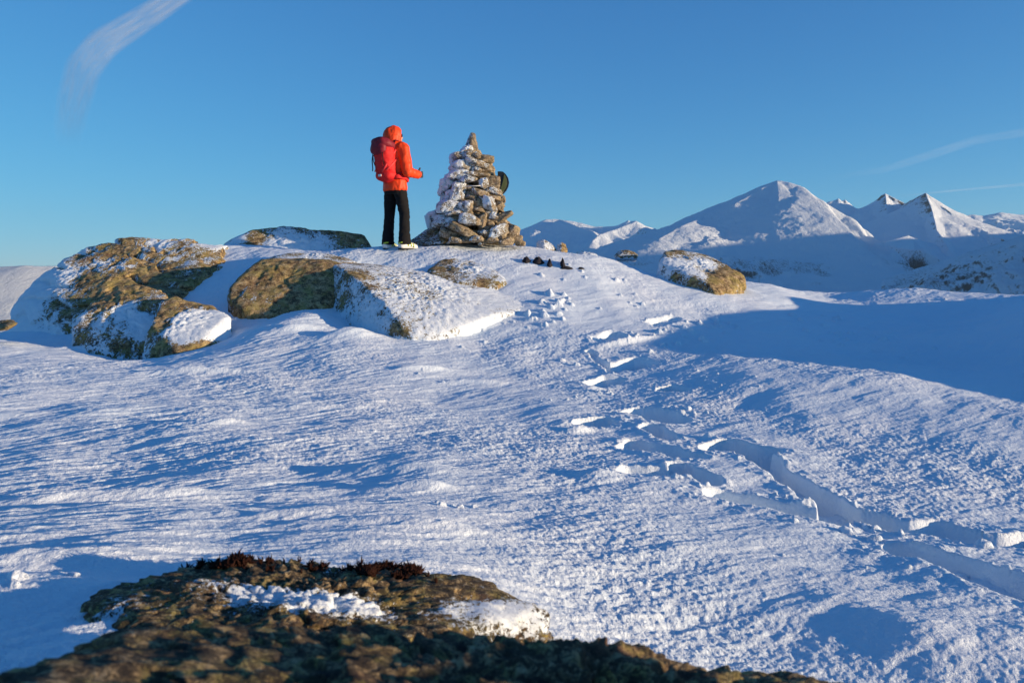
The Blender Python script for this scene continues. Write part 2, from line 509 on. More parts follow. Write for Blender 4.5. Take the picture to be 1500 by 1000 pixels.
def rock(name, hulls, sub=6, k=30, amp=0.03, freq=3.0, strata=None, rime=(0.2, 0.4, 0.3), patches=(), rimebump=0.01, center=None, mat=None, parent=None, fr=1.0, seed=1, origin=None, root=0.0, crag=0.0, cragf=2.0, foot=0.3, rough=0.010, chips=0):
    """hulls: lists of (px,py,d) or world points (len 3 arrays flagged by 'w')"""
    hs = [[(P(*p) if not (len(p) == 4) else np.array(p[:3])) for p in h] for h in hulls]
    if root:
        hs = [h + [q - np.array([0, 0, root]) for q in h] for h in hs]
    c, D, Fc, rad = hull_shape(hs, sub, k, center)
    V = c + D * rad[:, None]
    rs = np.random.RandomState(seed + 100)
    for _ in range(chips):      # broken flat facets
        n_ = rs.randn(3) * np.array([1, 1, .8]); n_[2] = abs(n_[2]) * .9 - .1; n_ /= np.linalg.norm(n_)
        sup = ((V - c) @ n_).max() * rs.uniform(.84, .955)
        dn = D @ n_
        rad = np.where(dn > 1e-3, np.minimum(rad, sup / np.maximum(dn, 1e-3) * (1 + .012 * noise3(D * 5, seed))), rad)
        V = c + D * rad[:, None]
    nz = fbm3(V * freq + seed * 7.7, 5, seed)
    V = V + D * (amp * nz)[:, None]
    if crag:    # joints and broken steps
        q = fbm3(V * cragf * 0.8 + 31 + seed, 4, seed + 60, 0.6)
        V = V - D * (crag * np.exp(-(q / 0.09) ** 2))[:, None]
        st = noise3(V * cragf * 0.7 + seed * 3.1, seed + 70) * 2.2
        V = V + D * (crag * 0.9 * (np.floor(st * 2) / 2 + sstep(.35, .5, (st * 2) % 1) * .5 - st))[:, None]
    V = V + D * (rough * fbm3(V * 13 * fr, 4, seed + 3, 0.6))[:, None]
    if strata:
        ax, fq, am = strata
        s = V @ np.array(ax) * fq + 0.6 * fbm3(V * 2.0, 2, seed + 5)
        V = V - D * (am * np.exp(-((s - np.round(s)) / 0.13) ** 2) * (0.5 + 0.5 * np.sign(noise3(V * 1.3, seed + 9))))[:, None]
    Nn = vnormals(V, Fc)
    wl, wu, base = rime
    a = base + wl * np.clip(-(Nn @ np.array([0.85, 0.45, 0.0])), -1, 1) * 0 + wl * np.clip(-Nn[:, 0], -1, 1) + wu * np.clip(Nn[:, 2], -1, 1)
    a = a + 0.35 * fbm3(V * 1.7 * fr, 3, seed + 20)
    u, v, dep = proj(V)
    facing = (Nn * V).sum(1) < 0
    for px, py, rr, val in patches:
        dd = np.hypot(u - px, v - py) + np.where(facing, 0, 1e3)
        i = np.argmin(dd)
        g = np.exp(-(((V - V[i]) ** 2).sum(1)) / rr ** 2)
        a = a + val * g
    if root:    # snow packed irregularly against the foot
        hgt = V[:, 2] - ground_macro(V[:, 0], V[:, 1])
        a = a + foot * np.exp(-(np.maximum(hgt, 0) / (0.10 + 0.16 * np.maximum(0, noise3(V * 1.9, seed + 80)))) ** 2) * (0.3 + 1.0 * (noise3(V * 1.1, seed + 81) > -0.1))
    th = sstep(0.35, 0.9, a)
    V = V + Nn * (rimebump * th * (0.7 + 1.6 * fbm3(V * 22 * fr, 3, seed + 30)))[:, None] * 1.0
    org = np.array(origin) if origin is not None else np.array([c[0], c[1], V[:, 2].min()])
    o = obj_np(name, V - org, Fc, mat or M_ROCK, parent, {'rime': a})
    if parent is None: o.location = org
    return o

def H(*pts, back=0.5, down=0.4):
    """front points; add copies pushed back and down so the boulder has a body"""
    out = list(pts)
    for p in pts:
        out.append((p[0], p[1], p[2] + back))
    return out

GR = 'bedrock boulders of the summit'
# large outcrop at far left
o = rock('boulder', [
    [(30, 470, 10.6), (75, 385, 11.4), (110, 365, 11.7), (185, 347, 12.0), (270, 347, 12.0), (345, 358, 12.0), (380, 372, 12.2),
     (300, 400, 11.0), (262, 432, 10.6), (200, 470, 9.9), (110, 480, 10.0), (60, 478, 10.2), (-10, 480, 11.0), (-10, 480, 12.4), (120, 470, 13.3), (380, 440, 13.2), (350, 380, 13.2), (150, 370, 13.2), (360, 440, 11.5)],
    ], sub=7, k=32, amp=0.09, freq=1.6, strata=((0.22, 0.25, 0.94), 3.4, 0.075), rime=(0.95, 0.0, 0.26),
    patches=[(60, 420, .45, .5), (110, 400, .25, .4), (120, 375, .12, .5), (150, 385, .12, .5), (235, 355, .25, .6), (300, 360, .25, .8), (190, 390, .10, .6), (40, 450, .4, .6), (250, 380, .1, .5), (340, 372, .3, .9), (200, 370, .3, -.35), (125, 408, .18, -.6), (150, 430, .35, -.4), (230, 400, .3, -.4)], seed=3, root=.35, crag=.014, chips=14, foot=0.50)
tag(o, 'largest frosted bedrock hump at the far left with a lichen brown crown', 'boulder', GR)
o = rock('boulder', [
    [(103, 508, 9.0), (115, 455, 9.3), (150, 425, 9.9), (200, 410, 10.2), (250, 418, 10.2), (262, 425, 10.1), (240, 440, 9.6), (235, 470, 9.4), (220, 500, 9.1), (130, 512, 8.9), (105, 515, 9.6), (260, 480, 10.4), (150, 470, 10.8), (250, 440, 10.8)],
    ], sub=6, k=32, amp=0.07, freq=2.2, rime=(0.45, 0.1, 0.28), patches=[(180, 455, .14, .9), (150, 480, .15, .4), (210, 470, .18, 1.0), (205, 492, .12, .7), (160, 440, .2, -.3), (190, 418, .3, -.6), (118, 500, .14, -.5), (115, 465, .1, .4)], seed=5, root=.35, crag=0.025, chips=9, foot=0.40)
tag(o, 'low brown and white boulder left of the wedge holding a bright snow pocket', 'boulder', GR)
o = rock('boulder', [
    [(205, 525, 8.55), (222, 470, 8.9), (235, 440, 9.3), (270, 430, 9.5), (300, 440, 9.4), (340, 462, 9.1), (330, 490, 8.7), (262, 515, 8.35), (215, 527, 8.5), (220, 520, 9.4), (340, 490, 9.7), (250, 450, 10.0), (300, 450, 9.9)],
    ], sub=6, k=36, amp=0.04, freq=2.5, rime=(0.6, 0.0, 0.12), patches=[(290, 470, .30, 1.6), (275, 488, .18, 1.5), (310, 478, .26, 1.5), (330, 478, .18, 1.2), (240, 480, .11, -.9), (236, 505, .12, -.9), (245, 460, .1, -.8), (285, 440, .1, -.6), (320, 455, .1, -.6), (255, 520, .1, -.8)], seed=6, root=.35, crag=0.010, chips=3, foot=0.00)
tag(o, 'wedge shaped brown boulder with a smooth bright snow pocket on its right face', 'boulder', GR)
# flat rock on the skyline left of the hiker
o = rock('boulder', [
    [(322, 358, 12.7), (365, 335, 12.72), (420, 331, 12.75), (480, 335, 12.72), (545, 344, 12.6), (568, 358, 12.45), (560, 367, 12.35), (430, 368, 12.35), (350, 366, 12.42), (350, 372, 14.2), (540, 372, 14.0), (400, 345, 14.0), (500, 348, 13.8)],
    ], sub=6, k=32, amp=0.05, freq=2.0, rime=(0.3, -0.2, 0.28), patches=[(400, 350, .35, .3), (480, 352, .3, .3), (350, 350, .2, .4), (430, 362, .4, .7), (375, 352, .15, -.5), (520, 350, .2, -.1), (345, 345, .2, .4)], seed=8, root=.35, crag=0.021, chips=2, foot=0.10)
tag(o, 'long flat frosted rock on the skyline left of the hiker', 'boulder', GR)
# dark square boulder
o = rock('boulder', [
    [(328, 430, 9.9), (372, 382, 10.5), (400, 377, 10.8), (470, 378, 10.7), (505, 388, 10.4), (500, 420, 10.1), (470, 458, 9.75), (395, 468, 9.5), (345, 448, 9.7), (360, 470, 10.6), (510, 470, 10.8), (380, 380, 11.4), (500, 384, 11.4), (340, 440, 10.6)],
    ], sub=6, k=38, amp=0.05, freq=2.4, rime=(0.5, 0.0, -0.08), patches=[(350, 425, .2, .4), (370, 440, .08, .5), (395, 440, .1, .35), (340, 435, .1, .3), (430, 450, .2, .1), (430, 400, .3, -.3)], seed=9, root=.35, crag=0.017, chips=8, foot=0.10)
tag(o, 'dark squarish boulder with a sunlit ochre top and shaded face', 'boulder', GR)
o = rock('boulder', [
    [(385, 378, 11.0), (430, 368, 11.4), (480, 370, 11.4), (520, 380, 11.1), (530, 390, 10.8), (460, 388, 10.8), (390, 384, 10.8), (400, 395, 11.9), (530, 395, 11.8)],
    ], sub=5, k=12, amp=0.03, freq=3, rime=(0.1, 0.35, 0.3), patches=[(450, 382, .3, .3), (430, 373, .15, -.3), (500, 378, .15, -.2)], seed=10)
tag(o, 'low snow ribbed ledge lying just behind the dark squarish boulder', 'boulder', GR)
# large rime-covered slab in the centre
o = rock('boulder', [
    [(478, 386, 10.5), (500, 392, 10.1), (530, 410, 9.7), (560, 440, 9.1), (592, 486, 8.5), (463, 412, 10.6), (470, 446, 10.2), (515, 480, 9.4), (562, 495, 8.85), (580, 497, 8.5),
     (520, 382, 11.0), (600, 392, 10.9), (680, 408, 10.7), (760, 425, 10.5), (815, 452, 10.0), (780, 468, 9.4), (690, 488, 8.8), (620, 496, 8.5), (520, 420, 11.5), (700, 450, 11.4)],
    ], sub=7, k=34, amp=0.035, freq=2.2, rime=(0.12, 0.05, 0.62), patches=[(575, 482, .10, -.7), (590, 488, .10, -.6), (560, 460, .07, -.35), (530, 405, .12, -.5), (510, 400, .1, -.5), (545, 420, .1, -.45), (500, 445, .13, -.45), (515, 400, .06, -.5), (485, 400, .08, -.3), (490, 435, .12, -.3), (680, 460, .4, .5), (720, 430, .4, .3), (640, 410, .3, .3), (480, 380, .1, -.3)], rimebump=0.014, seed=12, root=.35, crag=0.010, chips=2, foot=0.15)
tag(o, 'broad white slab covered in rime with a brown front edge below the hiker', 'boulder', GR)
o = rock('boulder', [
    [(625, 392, 10.9), (650, 377, 11.3), (690, 380, 11.2), (730, 398, 10.8), (745, 412, 10.5), (715, 420, 10.2), (640, 408, 10.4), (628, 402, 10.6), (640, 410, 11.7), (735, 425, 11.4), (690, 395, 11.8)],
    ], sub=6, k=30, amp=0.03, freq=3, rime=(0.0, 0.15, 0.38), patches=[(638, 392, .1, -.6), (655, 380, .15, -.4), (710, 412, .09, -.9), (730, 416, .06, -.6), (700, 395, .2, .3)], seed=13, root=.35, crag=0.010, chips=6, foot=0.10)
tag(o, 'small rounded boulder with brown edges between the hiker and the white slab', 'boulder', GR)
# boulder on the right edge of the summit
o = rock('boulder', [
    [(955, 385, 12.0), (962, 368, 12.3), (990, 362, 12.6), (1040, 372, 12.5), (1080, 388, 12.1), (1097, 408, 11.8), (1085, 412, 11.6), (1052, 424, 11.2), (1035, 415, 11.3), (1000, 404, 11.6), (960, 392, 11.9), (965, 400, 12.7), (1095, 425, 12.6), (1050, 435, 11.5), (1040, 385, 13.1), (980, 375, 13.1)],
    ], sub=6, k=22, amp=0.025, freq=2.5, strata=((0.25, 0.45, 0.85), 3.2, 0.035), rime=(0.25, 0.05, 0.3), patches=[(985, 385, .28, .75), (1010, 395, .22, .6), (1030, 405, .12, .5), (1030, 383, .2, .5), (1045, 392, .15, .4), (980, 365, .12, -.4), (1070, 400, .22, -.9), (1055, 415, .16, -.9), (1090, 405, .15, -.5), (990, 404, .12, -.8), (970, 395, .1, -.5), (1015, 412, .08, -.6), (1010, 380, .08, -.3)], seed=15, root=.35, crag=0.007, chips=4, foot=0.00)
tag(o, 'tilted brown boulder striped with rime at the right brink of the summit', 'boulder', GR)

GS = 'small stones at the edge of the summit'
def small(pts, label, seed, rime, patches=(), nm='stone', sub=5, k=12, amp=.02):
    o = rock(nm, [pts], sub=sub, k=k, amp=amp, freq=6, rime=rime, patches=patches, seed=seed, fr=2)
    tag(o, label, 'stone', GS)
small([(784, 366, 12.7), (788, 353, 12.8), (797, 350, 12.8), (808, 356, 12.8), (816, 366, 12.7), (800, 370, 12.4), (790, 372, 13.1), (812, 372, 13.1)], 'snow capped grey stone just right of the cairn foot', 31, (0.3, 0.3, 0.4))
small([(815, 368, 12.7), (817, 358, 12.8), (823, 354, 12.8), (829, 357, 12.8), (832, 368, 12.7), (822, 372, 12.5), (820, 372, 13.0), (830, 372, 13.0)], 'upright white and ochre stone beside the snow capped stone', 32, (0.6, 0.1, 0.35), [(828, 363, .07, -.6)])
small([(845, 376, 12.8), (852, 369, 12.9), (870, 370, 12.9), (878, 376, 12.8), (860, 379, 12.6), (850, 380, 13.3), (875, 380, 13.3)], 'low snow covered stone left of the speckled stone on the brink', 33, (0.1, 0.3, 0.6))
small([(898, 374, 12.9), (908, 366, 13.0), (922, 365, 13.0), (935, 372, 12.9), (933, 378, 12.7), (905, 378, 12.7), (905, 384, 13.4), (932, 384, 13.4)], 'speckled low stone on the brink left of the tilted brown boulder', 34, (0.1, -0.2, 0.5), [(915, 373, .1, .4)])
small([(-8, 478, 8.9), (0, 468, 9.1), (15, 467, 9.1), (28, 473, 8.9), (15, 480, 8.7), (-5, 484, 8.8), (10, 484, 9.4)], 'tiny brown stone at the left border below the largest hump', 35, (0.1, 0.0, 0.05))
small([(420, 470, 9.3), (428, 462, 9.4), (440, 464, 9.4), (446, 470, 9.3), (432, 474, 9.2), (425, 478, 9.6), (440, 478, 9.6)], 'tiny dark stone in the hollow under the dark squarish boulder', 36, (0.1, 0.0, -.2))

# ------------------------------------------------------------------ far terrain
def mat_mountain():
    k = N('mountain_snow')
    co = k.n('TexCoord').outputs['Object']
    rk = k.n('Attribute', attribute_name='rock').outputs['Fac']
    st = k.n('Mapping', {'Vector': co, 'Scale': (1.0, 0.45, 0.45), 'Rotation': (0.0, 0.6, 0.4)}).outputs[0]
    n1 = k.noise(st, 0.010, 10, 0.72)
    n2 = k.noise(st, 0.075, 8, 0.8)
    t = k.math('ADD', rk, k.math('ADD', k.math('MULTIPLY', k.math('SUBTRACT', n1, 0.5), 1.1), k.math('MULTIPLY', k.math('SUBTRACT', n2, 0.5), 2.0)))
    m = k.rng(t, 0.30, 0.72)
    rc = k.ramp(n2, [(0.3, (0.05, 0.045, 0.045)), (0.7, (0.19, 0.16, 0.13))])
    col = k.mix(m, SNOW_C, rc)
    nrm = k.bump(k.math('ADD', n1, k.math('MULTIPLY', n2, 0.5)), 0.8, 45.0)
    return k.bsdf(Base_Color=col, Roughness=0.8, Normal=nrm, Specular_IOR_Level=0.2)
M_MTN = mat_mountain()

def far_mesh(name, label, pxa, pxb, ra, rb, ridges, base, nu=420, nv=300, rock_fn=None, rough=1.0, seed=1, power=1.0):
    """heightfield over a polar patch; ridges: dict(pts=[(px,py,D)...], s=(slope near crest, slope far, scale), flute)"""
    pa = np.linspace(pxa, pxb, nu)
    rr = np.linspace(ra, rb, nv)
    T = (pa - 750) / F
    TT, RR = np.meshgrid(T, rr, indexing='ij')
    X = TT * RR; Y = RR
    wrp = 0.5 * (rb - ra) / nv
    Z = np.full(X.shape, -1e9); DM = np.full(X.shape, 1e9)
    for rg in ridges:
        pts = np.array([P(*q) for q in rg['pts']])
        s0, s1, sc_ = rg['s']
        h = np.full(X.shape, -1e9); dm = np.full(X.shape, 1e9); acc = 0
        for a, b in zip(pts[:-1], pts[1:]):
            d, t = seg_dist(X, Y, a[:2], b[:2])
            L = np.hypot(*(b - a)[:2])
            fl = rg.get('flute', 0)
            dd = d
            if fl:
                dd = d * (1 + fl * noise2((acc + t * L) / rg.get('fl_l', 260) + 0.0 * d, d / 2200, seed + 3))
            if rg.get('back'): dd = dd * (1 + rg['back'] * np.maximum(sstep(0, 150, Y - (a[1] + t * (b[1] - a[1]))), sstep(0, 150, X - (a[0] + t * (b[0] - a[0])))))
            drop = s1 * dd + (s0 - s1) * sc_ * (1 - np.exp(-dd / sc_))
            hh = a[2] + t * (b[2] - a[2]) - drop
            h = np.maximum(h, hh); dm = np.minimum(dm, d)
            acc += L
        k = rg.get('blend', 16.0)
        m = np.maximum(Z, h)
        Z = np.where(Z < -1e8, h, m + k * np.log(np.exp(np.maximum(Z - m, -50 * k) / k) + np.exp(np.maximum(h - m, -50 * k) / k)) - (k * 0.0))
        # keep crests where they were measured
        Z = Z - np.where(Z > m, (Z - m) * np.exp(-(dm / 150) ** 2), 0)
        DM = np.minimum(DM, dm)
    e = sstep(20, 700, DM)
    n = fbm2(X / 900 + seed, Y / 900, 6, seed, 0.52, ridged=True) - 1.45
    n2 = fbm2(X / 300, Y / 300, 5, seed + 50, 0.55)
    Z = Z + rough * (e * (80 * n + 34 * n2) + (1 - e) * 11 * n2)
    Z = np.maximum(Z, base + 60 * fbm2(X / 1500, Y / 1500, 4, seed + 9) )
    gx = np.gradient(Z, axis=0) / (np.gradient(X, axis=0) + 1e-9); gy = np.gradient(Z, axis=1) / (np.gradient(Y, axis=1) + 1e-9)
    sl = np.hypot(gx, gy)
    rk = (sstep(0.75, 1.5, sl) * 0.55) - 0.25
    if rock_fn is not None:
        u, v, _ = proj(np.stack([X, Y, Z], -1))
        rk = rk + rock_fn(X, Y, Z, sl)
    V = np.stack([X, Y, Z], -1)
    # skirt so the patch has a body down to the valley
    sk0 = V[:, :1].copy(); sk0[..., 2] = base - 400
    sk1 = V[:, -1:].copy(); sk1[..., 2] = base - 400
    V = np.concatenate([sk0, V, sk1], 1)
    rk = np.concatenate([rk[:, :1], rk, rk[:, -1:]], 1)
    org = P((pxa + pxb) / 2, 395, (ra + rb) / 2); org = np.array([org[0], org[1], base])
    o = obj_np(name, V.reshape(-1, 3) - org, grid_faces(nu, nv + 2)[:, ::-1] * 1, M_MTN, attrs={'rock': rk.ravel()})
    o.location = org
    tag(o, label, 'mountain', kind='structure')
    return o

BASE = -700
# main massif
far_mesh('mountain', 'white domed peak rising highest at the right with a long left shoulder', 700, 1440, 4600, 11000, [
    dict(pts=[(1600, 430, 8600), (1330, 345, 8600), (1290, 356, 7700), (1262, 335, 7700), (1240, 316, 7800), (1200, 292, 8000), (1170, 271, 8200), (1138, 264, 8400), (1122, 272, 8430), (1105, 287, 8480), (1085, 295, 8450), (1060, 303, 8380), (1020, 322, 8200), (975, 341, 7950), (930, 372, 7800), (880, 395, 7700)], s=(0.42, 0.40, 380), flute=.12, back=1.3),
    dict(pts=[(1138, 264, 8400), (1172, 290, 7900), (1200, 310, 7500), (1218, 340, 7000), (1240, 380, 6400), (1250, 420, 5800)], s=(0.66, 0.42, 350), flute=.25, fl_l=200, back=0.8),
    dict(pts=[(1060, 305, 8380), (1035, 316, 8000), (1000, 330, 7500), (965, 350, 7000), (920, 385, 6400), (880, 420, 5900)], s=(0.24, 0.34, 700), flute=.3, fl_l=180),
    dict(pts=[(1105, 330, 8000), (1130, 352, 7400), (1120, 385, 6700)], s=(0.35, 0.38, 400)),
    ], BASE, 640, 420, rough=.8, rock_fn=lambda X, Y, Z, s: 0.66 * sstep(280, 0, Z) * sstep(-.25, .3, fbm2(X / 600, Y / 600, 3, 4)) + 0.30 * np.exp(-((X - 3300) / 500) ** 2) * sstep(300, 600, Z) - 0.02, seed=2)
# jagged and sharp peaks behind
far_mesh('mountain', 'row of sharp rocky peaks with a pyramid right of the domed summit', 1120, 1640, 7600, 14500, [
    dict(pts=[(1180, 330, 11500), (1212, 296, 11200), (1222, 293, 11200), (1228, 290, 11200), (1232, 294, 11200), (1238, 292, 11200), (1243, 296, 11200), (1252, 306, 11200), (1262, 307, 11100), (1284, 302, 11000), (1292, 285, 10900), (1296, 283, 10900), (1300, 285, 10880), (1310, 290, 10800), (1326, 297, 10700), (1335, 294, 10300), (1346, 286, 10000), (1356, 282, 9900), (1364, 289, 9800), (1378, 301, 9700), (1395, 312, 9500), (1420, 322, 9400), (1436, 328, 9300), (1460, 338, 9200), (1500, 350, 9100), (1600, 380, 9000)], s=(1.15, 0.34, 260), flute=.25, fl_l=150, blend=20),
    dict(pts=[(1356, 282, 9900), (1366, 310, 9400), (1372, 335, 8900), (1390, 365, 8300)], s=(0.9, 0.4, 200), blend=20),
    dict(pts=[(1297, 283.5, 10900), (1300, 315, 10200), (1310, 350, 9300)], s=(0.9, 0.4, 150), blend=20),
    ], BASE, 560, 420, rock_fn=lambda X, Y, Z, s: 0.25 * sstep(0.9, 1.4, s) + 0.50 * np.exp(-((X - 5150) / 420) ** 2) * sstep(350, 800, Z)  + .35 * (noise2(X / 500, Y / 500, 4) > 0) * sstep(500, 100, Z), seed=14, rough=.9)
far_mesh('mountain', 'pale rounded ridge on the horizon at the right border', 1330, 1700, 14500, 19500, [
    dict(pts=[(1340, 345, 17000), (1400, 317, 17000), (1425, 314, 17000), (1445, 316, 17000), (1465, 311, 17000), (1490, 314, 17000), (1530, 313, 17000), (1640, 330, 17000)], s=(0.3, 0.32, 500), flute=.3, fl_l=500)], BASE, 220, 160, seed=21)
far_mesh('mountain', 'dark shaded rocky mountain flank at the right border behind the snow crest', 1290, 1760, 2300, 6500, [
    dict(pts=[(1760, 300, 3800), (1600, 318, 4200), (1500, 345, 4600), (1470, 362, 4700), (1435, 382, 4800), (1400, 402, 4900), (1340, 440, 5000), (1290, 480, 5000)], s=(0.35, 0.40, 400), flute=.15)],
    BASE, 380, 300, rock_fn=lambda X, Y, Z, s: 0.46 + 0.25 * fbm2(X / 500, Y / 500, 3, 8), seed=33, rough=.8)
# left group
far_mesh('mountain', 'group of distant white peaks right of the cairn with a fluted pyramid', 640, 1100, 9500, 16500, [
    dict(pts=[(640, 380, 13000), (700, 360, 13000), (757, 340, 13000), (776, 337, 13000), (790, 326, 13000), (800, 321, 13000), (815, 320, 13000), (830, 323, 12900), (850, 326, 12800), (870, 332, 12700), (890, 332, 12600), (905, 330, 12500), (920, 323, 12400), (924, 330, 12300), (950, 333, 12300), (965, 336, 12300), (985, 331, 12200), (1000, 327, 12200), (1040, 340, 12200), (1100, 360, 12200)], s=(0.5, 0.36, 400), flute=.2, blend=30),
    dict(pts=[(924, 324, 11200), (932, 323.5, 11100), (945, 330, 11200), (975, 341, 11500), (1000, 352, 11800)], s=(0.75, 0.45, 500), flute=.35, fl_l=130, blend=20),
    dict(pts=[(932, 323.5, 11100), (905, 334, 10900), (880, 342, 10700), (868, 352, 10500)], s=(0.75, 0.45, 400), flute=.4, fl_l=110, blend=20),
    dict(pts=[(820, 321, 12800), (850, 333, 12200), (868, 338, 11900), (880, 350, 11500)], s=(0.5, 0.4, 300), blend=20),
    ], BASE, 560, 380, seed=41, rough=.7)
far_mesh('mountain', 'sunlit snow slope at the left border beyond the largest hump', -260, 180, 900, 3200, [
    dict(pts=[(-260, 392, 1900), (-60, 395, 1900), (0, 391, 1900), (40, 388, 1900), (80, 389, 1950), (140, 396, 2000), (200, 420, 2000)], s=(0.22, 0.30, 200))],
    -420, 260, 220, seed=52, rough=.35)
# valley floor everywhere and the high ridge out to the right that shades the valley
def valley():
    az = np.radians(np.linspace(0, 360, 240, endpoint=False)); r = np.concatenate([[0], np.geomspace(300, 20000, 150)])
    A, Q = np.meshgrid(az, r, indexing='ij')
    X = Q * np.sin(A); Y = Q * np.cos(A)
    Z = BASE + 20 + 80 * fbm2(X / 2500, Y / 2500, 4, 3)
    o = obj_np('valley', np.stack([X, Y, Z], -1).reshape(-1, 3), grid_faces(len(az), len(r), True)[:, ::-1], M_MTN, attrs={'rock': np.full(X.size, -0.1)})
    tag(o, 'snowy valley floor far below the summit', 'valley', kind='structure')
valley()
def shade_ridge():
    # long massif outside the frame on the right: its crest throws the straight shadow line over the valley
    n, m = 160, 80
    t = np.linspace(0, 1, n); c = np.stack([6600 + 4200 * t, 3300 + 7800 * t], -1)
    s = np.linspace(-1, 1, m) * 2600
    nrm = np.array([7800, -4200.]) / math.hypot(7800, 4200)
    XY = c[:, None] + s[None, :, None] * nrm
    X, Y = XY[..., 0], XY[..., 1]
    top = 850 + 70 * noise2(t * 6, t * 0 + 3, 5)
    top = top * sstep(0, .08, t) + (BASE) * (1 - sstep(0, .08, t))
    Z = np.maximum(top[:, None] - 0.55 * np.abs(s)[None] + 60 * fbm2(X / 800, Y / 800, 5, 77) * sstep(0, 500, np.abs(s))[None], BASE)
    o = obj_np('mountain', np.stack([X, Y, Z], -1).reshape(-1, 3), grid_faces(n, m), M_MTN, attrs={'rock': np.full(X.size, 0.0)})
    tag(o, 'high ridge on the sunward side of the valley', 'mountain', kind='structure')
shade_ridge()
#STAGE2
# ------------------------------------------------------------------ foreground ledge
M_LICHEN = mat_rock('lichen_rock', scale=3.0, lichen=0.6, dark=0.085)
W_ = lambda x, y, z: (x, y, z, 'w')
o = rock('rock_ledge', [
    [(118, 866, 1.34), (180, 858, 1.40), (250, 818, 1.50), (330, 813, 1.52), (450, 820, 1.55), (570, 828, 1.55), (660, 840, 1.52), (740, 864, 1.48), (800, 888, 1.42), (760, 900, 1.36), (600, 930, 1.20), (200, 925, 1.13), (150, 900, 1.22),
     W_(-.9, 1.1, -1.0), W_(-.9, 1.9, -1.0), W_(.1, 1.9, -1.0), W_(.1, 1.1, -1.0), W_(-.4, .9, -.9)],
    ], sub=7, k=38, amp=0.035, freq=4.5, rime=(-0.15, 0.0, 0.05), patches=[(360, 866, .04, .7), (400, 874, .045, .8), (440, 880, .045, .8), (490, 886, .05, .8), (530, 890, .05, .8), (300, 856, .04, .5), (700, 893, .06, .6), (740, 888, .05, .5), (775, 884, .05, .45), (160, 905, .05, .5)], rimebump=0.003, rough=.013, seed=61, fr=3, mat=M_LICHEN, crag=.012, cragf=10)
tag(o, 'sunlit ledge of lichen covered rock with icy snow in its cracks', 'rock')
o = rock('rock_ledge', [
    [(-60, 965, .60), (60, 928, .68), (190, 900, .78), (400, 892, .84), (640, 905, .86), (720, 930, .86), (850, 952, .88), (1000, 974, .9), (1150, 1004, .9), (1320, 1012, .95), (1440, 1020, .95),
     W_(-.55, .05, -.46), W_(.9, .05, -.36), W_(.9, .8, -.9), W_(-.7, .8, -.9), W_(-.6, 0, -.9), W_(.9, 0, -.9)],
    [W_(.8, -.35, -.25), W_(.8, .08, -.26), W_(1.1, -.35, -.19), W_(1.1, .08, -.21), W_(.6, -.35, -.6), W_(.6, .18, -.6), W_(1.2, -.35, -.9), W_(1.2, .2, -.9)],  # unseen hump added right of the frame to shade this rock
    ], sub=8, k=24, amp=0.04, freq=5.0, rime=(-0.2, -0.1, -0.25), rimebump=0.003, rough=.012, seed=67, fr=3, mat=M_LICHEN, crag=.022, cragf=9)
tag(o, 'dark blurred lichen crusted rock filling the bottom of the view', 'rock')

def simple(name, col, rough=0.6, spec=0.4, bump=None, **kw):
    k = N(name)
    ins = dict(Base_Color=(*col, 1), Roughness=rough, Specular_IOR_Level=spec)
    if bump:
        co = k.n('TexCoord').outputs['Object']
        nz = k.noise(co, bump[0], 4, 0.6)
        ins['Normal'] = k.bump(nz, bump[1], bump[2])
        lo = tuple(c * 0.75 for c in col)
        ins['Base_Color'] = k.mix(k.rng(nz, 0.3, 0.7), lo, col)
    ins.update(kw)
    return k.bsdf(**ins)

# moss tufts on the back lip of the ledge
def moss():
    V = []; Fc = []
    deps = bpy.context.evaluated_depsgraph_get()
    led = [x for x in COL.objects if x.name == 'rock_ledge'][0]
    co = np.empty(len(led.data.vertices) * 3, np.float32); led.data.vertices.foreach_get('co', co); co = co.reshape(-1, 3) + np.array(led.location)
    nn = vnormals(co, ico(7)[1])
    u, v, _ = proj(co)
    ok = (nn[:, 2] > 0.25) & ((np.abs(u - 300) < 60) | (np.abs(u - 570) < 45) | ((np.abs(u - 450) < 200) & (noise2(u / 14, v / 9, 3) > .25) & (RNG.rand(len(u)) < .3)))
    top = np.interp(u, [240, 330, 570, 660, 740, 800], [820, 816, 830, 842, 866, 890])
    ok &= (v < top + 16) & (noise2(co[:, 0] * 22, co[:, 1] * 22, 6) > -.1)
    idx = np.nonzero(ok)[0]
    idx = RNG.choice(idx, min(1500, len(idx)), replace=False)
    for i in idx:
        c = co[i]
        for b in range(4):
            d = nn[i] * .7 + RNG.randn(3) * .55; d[2] = abs(d[2]) + .2; d /= np.linalg.norm(d)
            L = RNG.uniform(.006, .016); wd = .0016
            s = np.cross(d, RNG.randn(3)); s /= np.linalg.norm(s); t2 = np.cross(d, s)
            m = c + d * L * .55 + RNG.randn(3) * .0015; e = m + (d + RNG.randn(3) * .4) * L * .45
            k0 = len(V)
            V += [c + s * wd, c - s * wd * .5 + t2 * wd, c - s * wd * .5 - t2 * wd, m + s * wd, m - s * wd * .5 + t2 * wd, m - s * wd * .5 - t2 * wd, e]
            for a in range(3):
                a2 = (a + 1) % 3
                Fc += [(k0 + a, k0 + a2, k0 + 3 + a2), (k0 + a, k0 + 3 + a2, k0 + 3 + a), (k0 + 3 + a, k0 + 3 + a2, k0 + 6)]
    o = obj_np('moss', np.array(V), np.array(Fc), simple('moss', (0.035, 0.014, 0.009), 0.9, 0.1))
    tag(o, 'dark red brown moss tufts on the back lip of the sunlit ledge', 'moss', kind='stuff')
moss()

